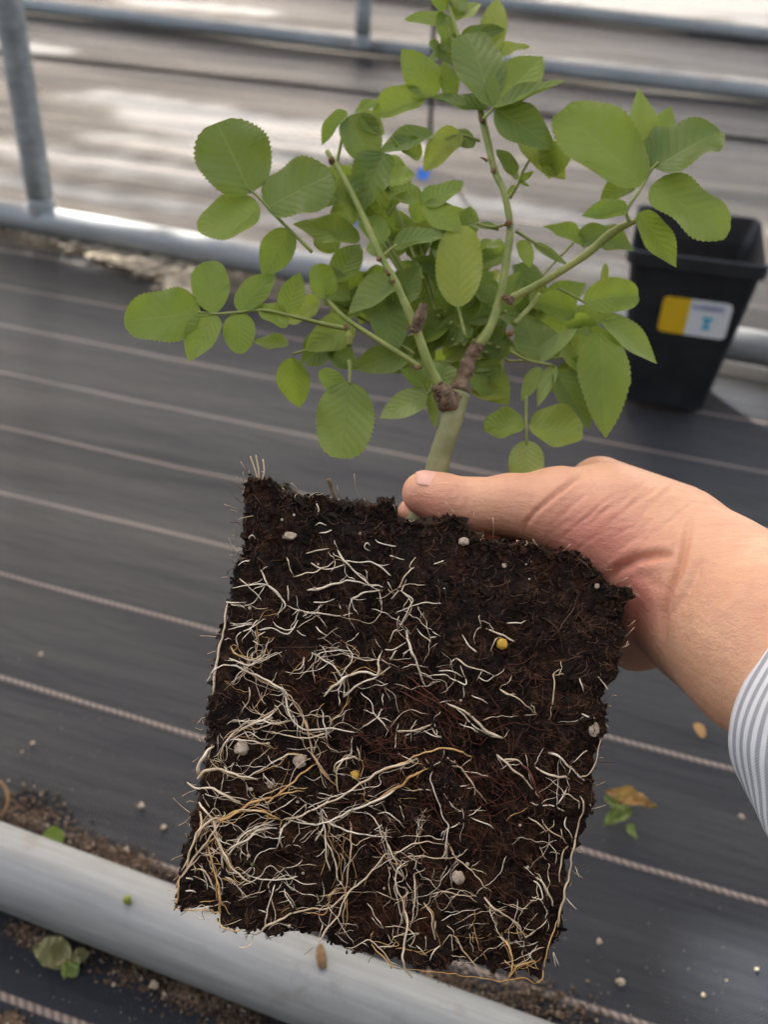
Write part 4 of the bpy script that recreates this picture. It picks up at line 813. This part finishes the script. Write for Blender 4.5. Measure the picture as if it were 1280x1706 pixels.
for (x, y, z, s, k) in [(553, 268, .437, 8, 'l'), (632, 432, .423, 6, 'l'), (655, 468, .420, 5, 'l'), (688, 548, .417, 9, 'l'), (822, 284, .442, 6, 'r'), (848, 372, .437, 8, 'r'), (850, 500, .432, 10, 'r'), (842, 495, .432, 8, 'r'), (850, 556, .434, 7, 'r'), (577, 545, .428, 7, 'w'), (804, 200, .444, 7, 'r'), (695, 612, .419, 6, 'w'), (800, 578, .430, 9, 'r')]:
    bmx = bmesh.new(); bmesh.ops.create_icosphere(bmx, subdivisions=3, radius=s*.72*z/FPX); c = P(x, y, z)-rose.location
    for v in bmx.verts: v.co = c+v.co*(1+.55*noise.noise(v.co.normalized()*2.2+Vector((x, y, 0))))
    me = bpy.data.meshes.new('node'); bmx.to_mesh(me); bmx.free(); me.materials.append(M_scar if s < 9 else M_bark); o = bpy.data.objects.new('node', me); COL.objects.link(o); o.parent = br[k]
def thorn(x, y, x2, y2, z, k): tube('thorn', PZ([(x, y, z), ((x+x2)/2, (y+y2)/2-1, z), (x2, y2, z)]), [.0010, .0006, .0001], M_scar, br[k], 6, 6)
for a in [(813, 268, 799, 262, .443, 'r'), (1015, 392, 1020, 375, .430, 'e'), (648, 458, 640, 446, .421, 'l')]: thorn(*a)

# ------------------------------------------------------------------ rose plant: compound leaves (leaf > leaflets)
def leaf(stalk, z, lets, br_r=.0007):
    """stalk: pixel polyline; lets: (bx,by,tx,ty,width px,mat,[fold,curl,dz tip,round,nx,ny])"""
    zs = [z]*len(stalk) if not isinstance(z, (list, tuple)) else z
    zm = sum(zs)/len(zs)
    V, F = [], []; tube_into(V, F, catmull([P(x, y, zz) for (x, y), zz in zip(stalk, zs)], 16), lerp_list([br_r*1.25, br_r*.8], 16), 8)
    st = mesh('leaf', V, F, M_stem, rose)
    for i, L in enumerate(lets):
        bx, by, tx, ty, w, mt = L[:6]; ex = L[6] if len(L) > 6 else {}
        r2 = random.Random(bx*13+ty*7)
        dz = ex.get('dz', r2.uniform(-.008, .012)); z0 = zm+ex.get('z', 0)
        nx, ny = ex.get('n', (r2.uniform(-.3, .3), r2.uniform(.0, .55)))
        nr = -VIEW+RTV*nx+UPV*ny
        b, t = P(bx, by, z0), P(tx, ty, z0+dz)
        leaf_obj('leaflet', mt, st, base=b, tip=t, width=w*z0/FPX*1.06, nrm=nr, fold=ex.get('f', r2.uniform(.15, .55)), curl=ex.get('c', r2.uniform(-.08, .24)),
                 p=ex.get('p', .52), q=ex.get('q', .84), wav=ex.get('w', r2.uniform(.3, .9)), seed=r2.random()*6)
g_, d_, l_, y_ = M_leaf, M_leafd, M_leafl, M_leafy
RD = dict(p=.42, q=.42)
leaf([(520, 420), (490, 390), (455, 355), (430, 328), (410, 312)], .432, [
    (418, 322, 362, 203, 120, d_, dict(p=.45, q=.40, f=.12, c=.05, n=(.15, .05))), (443, 347, 553, 285, 98, d_, dict(p=.42, q=.42, f=.15, n=(0, .25))),
    (434, 350, 330, 382, 84, g_, dict(p=.42, q=.55, f=.2)), (482, 382, 438, 462, 56, g_, dict(z=.004))])
leaf([(575, 548), (480, 525), (440, 517), (400, 520), (360, 523), (330, 520)], .428, [
    (335, 520, 205, 535, 92, g_, dict(p=.45, q=.55, f=.15, n=(0, .2))), (356, 522, 346, 431, 62, g_, dict(p=.5, q=.5)), (358, 524, 312, 600, 58, g_), (397, 519, 458, 448, 48, g_), (398, 521, 400, 590, 52, g_, dict(p=.5, q=.6)),
    (476, 522, 500, 454, 42, g_), (478, 545, 425, 503, 42, g_)])
leaf([(545, 492), (540, 485), (538, 478)], .430, [(543, 497, 528, 440, 48, g_, RD)])
leaf([(560, 560), (520, 580), (487, 590)], .440, [(485, 595, 498, 682, 56, g_), (560, 562, 498, 605, 56, d_), (480, 575, 422, 568, 32, g_), (590, 540, 508, 582, 62, g_), (545, 585, 600, 612, 46, d_)])
leaf([(582, 600), (583, 620), (582, 640)], .418, [(582, 636, 568, 764, 94, l_, dict(p=.42, q=.42, f=.08, c=.02, n=(0, .45))), (532, 618, 584, 660, 36, g_)])
leaf([(722, 640), (717, 652), (710, 660)], .432, [(713, 656, 633, 696, 46, l_), (708, 645, 668, 612, 28, g_), (718, 658, 726, 714, 20, g_), (735, 640, 700, 600, 40, d_)])
leaf([(690, 590), (650, 560), (620, 520)], .445, [(690, 585, 586, 612, 56, d_), (668, 470, 578, 516, 62, l_, dict(n=(-.2, .5))), (600, 400, 488, 372, 54, g_), (640, 500, 660, 590, 60, d_), (560, 470, 600, 400, 50, g_), (655, 515, 700, 440, 60, d_), (520, 455, 585, 500, 56, d_)])
leaf([(636, 430), (655, 412), (670, 405)], .432, [(655, 412, 738, 384, 48, d_, dict(n=(0, .7))), (705, 342, 773, 300, 46, g_, dict(n=(0, .6))), (705, 340, 773, 386, 50, g_), (640, 405, 600, 350, 46, g_), (700, 335, 640, 310, 44, g_), (650, 300, 690, 290, 40, g_)])
leaf([(775, 560), (768, 530), (762, 510)], .430, [(762, 512, 768, 374, 76, y_, dict(p=.5, q=.5, f=.2, c=.06, n=(0, .3)))])
leaf([(560, 280), (568, 240), (578, 195)], .442, [(578, 186, 533, 238, 36, g_), (583, 192, 622, 280, 74, d_), (640, 255, 598, 352, 74, d_), (575, 290, 590, 372, 36, g_), (600, 190, 640, 225, 36, g_)])
leaf([(750, 165), (722, 162), (700, 160)], .455, [(708, 162, 622, 192, 60, g_, dict(p=.48, q=.55)), (632, 172, 590, 184, 28, g_), (726, 160, 670, 80, 58, g_), (750, 165, 742, 98, 36, g_), (812, 184, 718, 162, 40, d_, dict(z=-.010))])
leaf([(800, 235), (770, 225), (740, 230)], .452, [(722, 222, 630, 252, 48, d_), (765, 218, 706, 284, 52, y_, dict(f=.5)), (790, 245, 735, 215, 36, d_), (700, 265, 655, 222, 40, g_)])
leaf([(760, 80), (752, 60), (745, 30)], .462, [(755, 82, 708, 102, 30, d_), (748, 36, 670, 24, 26, g_), (758, 36, 802, -4, 46, g_), (768, 62, 843, 48, 28, d_), (752, 72, 733, 16, 34, g_), (745, 15, 715, -20, 30, g_), (765, 85, 735, 60, 32, g_), (770, 20, 745, -25, 34, d_), (715, 70, 760, 110, 32, d_)])
leaf([(812, 130), (815, 110), (818, 92)], .465, [(816, 94, 830, -12, 46, y_, dict(f=.3)), (830, 92, 884, 72, 30, y_), (800, 110, 790, 60, 40, g_)])
leaf([(806, 198), (815, 188), (823, 178)], .437, [(820, 178, 780, 44, 80, d_, dict(p=.6, q=.42, f=.1, n=(-.1, .5))), (824, 178, 905, 92, 78, g_, dict(f=.25, n=(.2, .6))), (824, 182, 944, 140, 52, d_, dict(f=.5, n=(0, 1))), (826, 182, 925, 246, 72, d_, dict(f=.15, n=(.2, .1)))])
leaf([(850, 330), (862, 310), (872, 285), (885, 262)], .452, [(868, 222, 942, 300, 62, y_, dict(f=.3)), (930, 235, 915, 298, 56, y_), (858, 292, 830, 244, 30, d_), (862, 300, 848, 280, 14, g_), (866, 302, 890, 285, 12, g_), (864, 305, 882, 310, 10, g_), (858, 308, 842, 330, 9, y_)])
leaf([(1050, 370), (1045, 350), (1068, 315), (1085, 285), (1098, 270)], .425, [
    (1072, 308, 936, 176, 112, g_, dict(p=.5, q=.42, f=.28, c=.12, n=(-.3, .35), dz=.01)), (1068, 285, 1070, 143, 58, g_, dict(z=.012)), (1090, 280, 1202, 212, 108, d_, dict(p=.45, q=.6, f=.35, c=.1, n=(0, .7))),
    (1085, 310, 1216, 388, 102, g_, dict(p=.45, q=.5, f=.18, c=.1, n=(.2, .35))), (1046, 346, 968, 362, 38, g_), (1064, 354, 1130, 444, 54, g_, dict(n=(0, .3))), (1060, 300, 1000, 330, 44, g_, dict(z=.012)), (1080, 280, 1120, 175, 50, g_, dict(z=.014))])
leaf([(930, 480), (960, 495), (1000, 520)], .438, [(972, 502, 1068, 488, 62, g_, dict(p=.48, q=.45)), (1000, 532, 1104, 600, 60, g_, dict(n=(.2, .5))), (1000, 552, 1012, 728, 82, g_, dict(f=.2, c=.08)), (960, 520, 890, 500, 56, g_, dict(z=.01)), (985, 545, 1052, 640, 44, g_, dict(z=.01)), (1005, 470, 1012, 435, 14, y_)])
leaf([(850, 580), (890, 600), (925, 612)], .446, [(895, 602, 962, 543, 30, l_), (975, 622, 945, 552, 66, g_), (926, 618, 988, 712, 58, d_), (925, 608, 896, 675, 26, l_), (902, 612, 868, 668, 28, l_), (905, 600, 870, 520, 70, d_), (950, 600, 1000, 640, 40, g_)])
leaf([(877, 660), (877, 700), (878, 742)], .432, [(874, 708, 806, 708, 56, g_, RD), (882, 710, 972, 720, 74, g_, dict(p=.42, q=.45)), (878, 734, 876, 808, 62, l_, dict(p=.5, q=.45))])
leaf([(800, 590), (820, 610), (835, 620)], .452, [(790, 605, 850, 672, 60, g_), (800, 560, 740, 600, 56, g_), (830, 600, 820, 540, 56, d_), (785, 650, 845, 660, 34, y_), (745, 520, 700, 590, 54, d_), (770, 500, 820, 450, 60, g_)])
leaf([(640, 300), (655, 330), (648, 360)], .438, [(648, 362, 655, 318, 16, y_), (645, 350, 628, 310, 18, g_), (650, 345, 680, 318, 16, g_)])
leaf([(850, 372), (820, 378), (795, 372)], .440, [(832, 385, 768, 368, 22, d_, dict(n=(0, 1)))])
leaf([(860, 385), (900, 410), (945, 440)], .442, [(890, 405, 945, 442, 16, d_), (868, 400, 885, 445, 28, g_)])
leaf([(720, 470), (690, 440), (660, 440)], .470, [(720, 470, 690, 560, 64, d_), (640, 450, 600, 540, 60, g_), (760, 560, 700, 520, 60, g_), (860, 440, 905, 520, 56, d_), (560, 420, 530, 370, 50, g_), (900, 520, 930, 600, 64, g_)])
# crowded small leaves deep inside the crown: one mass
rf = random.Random(33); VV, FF, UU, MI = [], [], [], []
for q_ in range(30):
    cx_, cy_ = rf.uniform(530, 965), rf.uniform(375, 640)-20; zz = rf.uniform(.450, .500)
    if q_ > 24: cx_, cy_ = rf.uniform(565, 640), rf.uniform(260, 380)
    for w_ in range(4):
        a_ = rf.uniform(0, 2*pi); L_ = rf.uniform(48, 88); bx_, by_ = cx_+rf.uniform(-16, 16), cy_+rf.uniform(-16, 16); z_ = zz+rf.uniform(-.008, .008)
        nr = -VIEW+RTV*rf.uniform(-.6, .6)+UPV*rf.uniform(-.1, 1.0)
        V, F, U_ = leaf_mesh(P(bx_, by_, z_), P(bx_+cos(a_)*L_, by_+sin(a_)*L_*.9, z_+rf.uniform(-.01, .012)), L_*rf.uniform(.6, .8)*z_/FPX, nr, fold=rf.uniform(.2, .6), curl=rf.uniform(-.1, .3), p=.52, q=.8, wav=rf.uniform(.3, .9), nu=36, seed=rf.random()*6)
        b_ = len(VV); VV += V; UU += U_; FF += [tuple(b_+k for k in f) for f in F]; MI += [rf.choice((0, 0, 1, 2, 3))]*len(F)
    V, F = [], []; tube_into(V, F, catmull([P(760+(cx_-760)*.4, 600+(cy_-600)*.4, .445), P((760+cx_)/2, (610+cy_)/2, (zz+.445)/2), P(cx_, cy_, zz)], 12), [.0007]*13, 6)
    b_ = len(VV); VV += V; UU += [(.5, .5)]*len(V); FF += [tuple(b_+k for k in f) for f in F]; MI += [4]*len(F)
o = mesh('inner_foliage', VV, FF, M_leaf, rose); me = o.data
for m_ in (M_leafd, M_leafl, M_leafy, M_stem): me.materials.append(m_)
me.polygons.foreach_set('material_index', MI)
uvl = me.uv_layers.new(name='UVMap'); li = np.zeros(len(me.loops), dtype=np.int32); me.loops.foreach_get('vertex_index', li); uvl.data.foreach_set('uv', np.array(UU)[li].ravel())
props(o, kind='stuff')
# small bud on a short stalk
tube('bud', PZ([(581, 552, .426), (582, 562, .425), (582, 576, .424)]), [.0008, .0020, .0012], M_leafy, rose, 10, 10)

# ------------------------------------------------------------------ person: right hand and forearm (one continuous mesh), striped sleeve
CAPS = []
def cap(x1, y1, z1, r1, x2, y2, z2, r2): CAPS.append((np.array(P(x1, y1, z1)), r1*z1/FPX, np.array(P(x2, y2, z2)), r2*z2/FPX))
# thumb: tip, pad, two joints
cap(706, 822, .405, 36, 735, 832, .405, 41); cap(735, 832, .405, 41, 790, 842, .406, 43); cap(790, 842, .406, 43, 850, 842, .408, 50); cap(850, 842, .408, 50, 930, 850, .410, 70)
cap(930, 850, .410, 70, 1010, 880, .410, 92)
# thenar and the body of the palm
cap(1010, 870, .412, 100, 1110, 925, .408, 118); cap(1000, 900, .430, 80, 1100, 980, .424, 100)
cap(1000, 815, .44, 55, 1120, 880, .43, 78)                      # index side of the palm, behind
cap(1040, 1030, .428, 52, 1120, 1010, .415, 88); cap(1060, 1062, .438, 56, 1120, 1040, .420, 66)     # heel on the little finger side
# wrist and forearm
cap(1110, 925, .405, 118, 1190, 985, .388, 128); cap(1110, 1000, .402, 92, 1190, 1040, .388, 112)
cap(1190, 985, .388, 128, 1280, 1050, .368, 150); cap(1190, 1035, .388, 118, 1270, 1085, .368, 140)
cap(1280, 1062, .368, 155, 1420, 1185, .338, 168); cap(1420, 1185, .338, 168, 1600, 1330, .300, 215)
# four fingers passing behind the root ball and curling against it
for (kx, ky, kz, mx, my, mz, tx, ty, tz, r) in [(960, 850, .47, 830, 865, .490, 690, 856, .448, 34), (960, 925, .49, 820, 935, .515, 710, 935, .500, 35), (965, 1000, .49, 835, 1010, .512, 735, 1005, .500, 33), (985, 1070, .475, 880, 1085, .500, 800, 1085, .492, 29)]:
    cap(1070, (ky+980)/2+20, .44, 60, kx, ky, kz, r*1.2); cap(kx, ky, kz, r*1.2, mx, my, mz, r*1.02); 
    qx, qy, qz = mx+(tx-mx)*.55, my+(ty-my)*.55, mz+(tz-mz)*.35
    cap(mx, my, mz, r*1.02, qx, qy, qz, r*.95); cap(qx, qy, qz, r*.95, tx, ty, tz, r*.82)
def sdf(Pn, k=.0045):
    acc = None
    for (a, ra, b, rb) in CAPS:
        ab = b-a; t = np.clip(((Pn-a)@ab)/(ab@ab), 0, 1); d = np.linalg.norm(Pn-(a+t[:, None]*ab), axis=1)-(ra+(rb-ra)*t)
        if acc is None: acc = d
        else:
            h = np.clip(.5+.5*(acc-d)/k, 0, 1); acc = acc*(1-h)+d*h-k*h*(1-h)
    return acc
V, F = [], []
for (a, ra, b, rb) in CAPS:
    A, B = Vector(a), Vector(b); ax = (B-A).normalized(); pts, rad = [], []
    for k in range(1, 7): th = pi/2*k/6; pts.append(A-ax*ra*cos(th)); rad.append(ra*sin(th))
    for k in range(1, 8): pts.append(A.lerp(B, k/8)); rad.append(ra+(rb-ra)*k/8)
    for k in range(0, 6): th = pi/2*k/6; pts.append(B+ax*rb*sin(th)); rad.append(rb*cos(th))
    tube_into(V, F, pts, rad, 24)
tmp = mesh('tmp_hand', V, F, smooth=False)
rm = tmp.modifiers.new('r', 'REMESH'); rm.mode = 'VOXEL'; rm.voxel_size = .00100
dg = bpy.context.evaluated_depsgraph_get(); me = bpy.data.meshes.new_from_object(tmp.evaluated_get(dg)); bpy.data.objects.remove(tmp)
N = len(me.vertices); X = np.empty(N*3); me.vertices.foreach_get('co', X); X = X.reshape(N, 3)
for it in range(7):
    d = sdf(X); e = 2e-4; g = np.stack([sdf(X+np.eye(3)[i]*e)-d for i in range(3)], 1)/e; gn = np.linalg.norm(g, axis=1)[:, None]+1e-6
    X = X-np.clip(d, -.003, .003)[:, None]*g/gn/np.maximum(gn, .5)*.8
nrm = g/gn
# creases and wrinkles: polylines in the photo, cut into the surface that faces them
camp = np.array(CL); Mi = np.array(M3).T
Q = (X-camp)@Mi.T; px = 640+FPX*Q[:, 0]/-Q[:, 2]; py = 853-FPX*Q[:, 1]/-Q[:, 2]
facing = np.clip(-(nrm@np.array(VIEW))*1.6, 0, 1)
def crease(pts, depth, wid, ridge=.2):
    global X
    best = np.full(N, 1e9); side = np.zeros(N); tt = np.zeros(N); L = len(pts)-1
    for i, ((x1, y1), (x2, y2)) in enumerate(zip(pts, pts[1:])):
        dx, dy = x2-x1, y2-y1; t = np.clip(((px-x1)*dx+(py-y1)*dy)/(dx*dx+dy*dy), 0, 1); dd = np.hypot(px-(x1+t*dx), py-(y1+t*dy))
        m = dd < best; best[m] = dd[m]; tt[m] = ((i+t)/L)[m]
    env = np.clip(np.minimum(tt, 1-tt)*5, 0.0, 1)**.7
    prof = -np.exp(-(best/wid)**2)+ridge*np.exp(-((best-wid*2.4)/(wid*1.5))**2)
    X = X+nrm*(prof*depth*env*facing)[:, None]
crease([(870, 893), (876, 872), (895, 850), (925, 825), (958, 800), (985, 782)], .0013, 3.5)
crease([(1010, 972), (1030, 948), (1060, 932), (1095, 925), (1125, 924)], .0026, 7)
crease([(1150, 868), (1142, 910), (1133, 950), (1118, 985), (1108, 1020), (1106, 1060), (1102, 1100)], .0022, 5.5)
crease([(1172, 925), (1162, 960), (1140, 1000), (1120, 1030)], .0008, 6)
crease([(1060, 1075), (1080, 1092), (1100, 1102)], .0008, 5)
crease([(762, 808), (766, 825), (762, 842)], .0005, 4); crease([(776, 805), (782, 828), (776, 850)], .0004, 4)
crease([(1030, 940), (1075, 960), (1110, 985)], .0005, 12)
rs = random.Random(9)
for i in range(34):
    x0, y0 = 905+i*6+rs.gauss(0, 6), 900-i*2+rs.gauss(0, 24); L = rs.uniform(45, 85)
    crease([(x0, y0), (x0+L*.5, y0-L*.45), (x0+L, y0-L*.8)], rs.uniform(.00015, .00034), 2.6, .2)
for i in range(14):
    x0, y0 = rs.uniform(980, 1060), rs.uniform(880, 1000); L = rs.uniform(25, 55); crease([(x0, y0), (x0+L*.6, y0-L*.3), (x0+L, y0-L*.7)], rs.uniform(.0001, .0002), 2.5, .2)
# nail bed seen edge-on near the tip
me.vertices.foreach_set('co', X.ravel()); me.update(); me.polygons.foreach_set('use_smooth', [True]*len(me.polygons)); me.materials.append(M_skin)
fl_ = np.clip(np.exp(-(((px-975)/95)**2+((py-905)/75)**2))*.75+np.exp(-(((px-1060)/45)**2+((py-1010)/70)**2))*.8+np.exp(-(((px-700)/55)**2+((py-850)/35)**2))*.5+np.exp(-(((px-760)/80)**2+((py-880)/20)**2))*.5, 0, .85)
at = me.attributes.new('flush', 'FLOAT', 'POINT'); at.data.foreach_set('value', fl_.astype(np.float32))
person = bpy.data.objects.new('person', me); COL.objects.link(person)
props(person, 'hand in a striped sleeve, its thumb pressed on the rose stem above the root ball', 'person')
# thumbnail: small curved plate on the upper side of the tip
mn, n_, l_n, b_n = new_mat('nail'); b_n.inputs['Base Color'].default_value = (.76, .41, .31, 1); b_n.inputs['Roughness'].default_value = .42
V, F = [], []
for j in range(9):
    for i in range(13):
        u, v = i/12*2-1, j/8*2-1; x, y = 712+v*20+0*u, 797+v*4
        a = P(712+v*19, 822+v*3, .405); ang = u*.75*sqrt(max(0, 1-.25*v*v)) ; r = 37.2*.405/FPX
        dirv = (UPV*cos(.55)-VIEW*sin(.55)); tng = (VIEW*cos(.55)+UPV*sin(.55))
        V.append(a+(dirv*cos(ang)+tng*sin(ang))*r*(1-.16*max(0, -v)**2))
for j in range(8):
    for i in range(12): a = j*13+i; F.append((a, a+1, a+14, a+13))
nail = mesh('thumbnail', V, F, mn, person); sm = nail.modifiers.new('s', 'SOLIDIFY'); sm.thickness = .0006; sm.offset = 0

# sleeve
def sleeve():
    m, n, l, b = new_mat('striped_shirt'); uv = n.new('ShaderNodeUVMap').outputs[0]; sp = n.new('ShaderNodeSeparateXYZ'); l.new(uv, sp.inputs[0]); U, Vv = sp.outputs[0], sp.outputs[1]
    s = mth(n, l, 'FRACT', mth(n, l, 'MULTIPLY', U, 1/.0062)); st = mth(n, l, 'GREATER_THAN', s, .52)
    tw = mth(n, l, 'SINE', mth(n, l, 'ADD', mth(n, l, 'MULTIPLY', U, 5200), mth(n, l, 'MULTIPLY', Vv, 5200)))
    tws = mth(n, l, 'MULTIPLY_ADD', tw, .35, .6); notfirst = mth(n, l, 'GREATER_THAN', U, .0022)
    fac = mth(n, l, 'MULTIPLY', mth(n, l, 'MULTIPLY', st, tws), notfirst)
    l.new(mixc(n, l, fac, (.76, .77, .79), (.12, .14, .19)), b.inputs['Base Color']); b.inputs['Roughness'].default_value = .85; b.inputs['Specular IOR Level'].default_value = .2
    l.new(bump(n, l, tw, .3, .0003), b.inputs['Normal'])
    c0 = P(1400, 1198, .340); c1 = P(1585, 1333, .283); ax = (c1-c0).normalized()
    e1 = (UPV-ax*UPV.dot(ax)).normalized(); e2 = ax.cross(e1)
    V, F, UV = [], [], []; nL, nA = 60, 96; LL = .13
    rings = [(-.0, -.0016)]+[(LL*i/nL, 0) for i in range(nL+1)]
    for (s_, dr) in rings:
        for k in range(nA+1):
            a = 2*pi*k/nA; r = .0435+.10*s_+dr+.0012*sin(3*a+1)+.0008*sin(5*a+s_*60)+.0022*noise.noise(Vector((cos(a)*2, sin(a)*2, s_*40)))
            if 0 < s_ < .002: r -= .0004
            V.append(c0+ax*s_+(e1*cos(a)*1.04+e2*sin(a)*.9)*r); UV.append((s_, a*.05))
    W_ = nA+1
    for i in range(len(rings)-1):
        for k in range(nA): a = i*W_+k; F.append((a, a+1, a+W_+1, a+W_))
    o = mesh('sleeve', V, F, m, person); uvl = o.data.uv_layers.new(name='UVMap')
    for li, lp in enumerate(o.data.loops): uvl.data[li].uv = UV[lp.vertex_index]
    so = o.modifiers.new('s', 'SOLIDIFY'); so.thickness = .0012; so.offset = 1
sleeve()
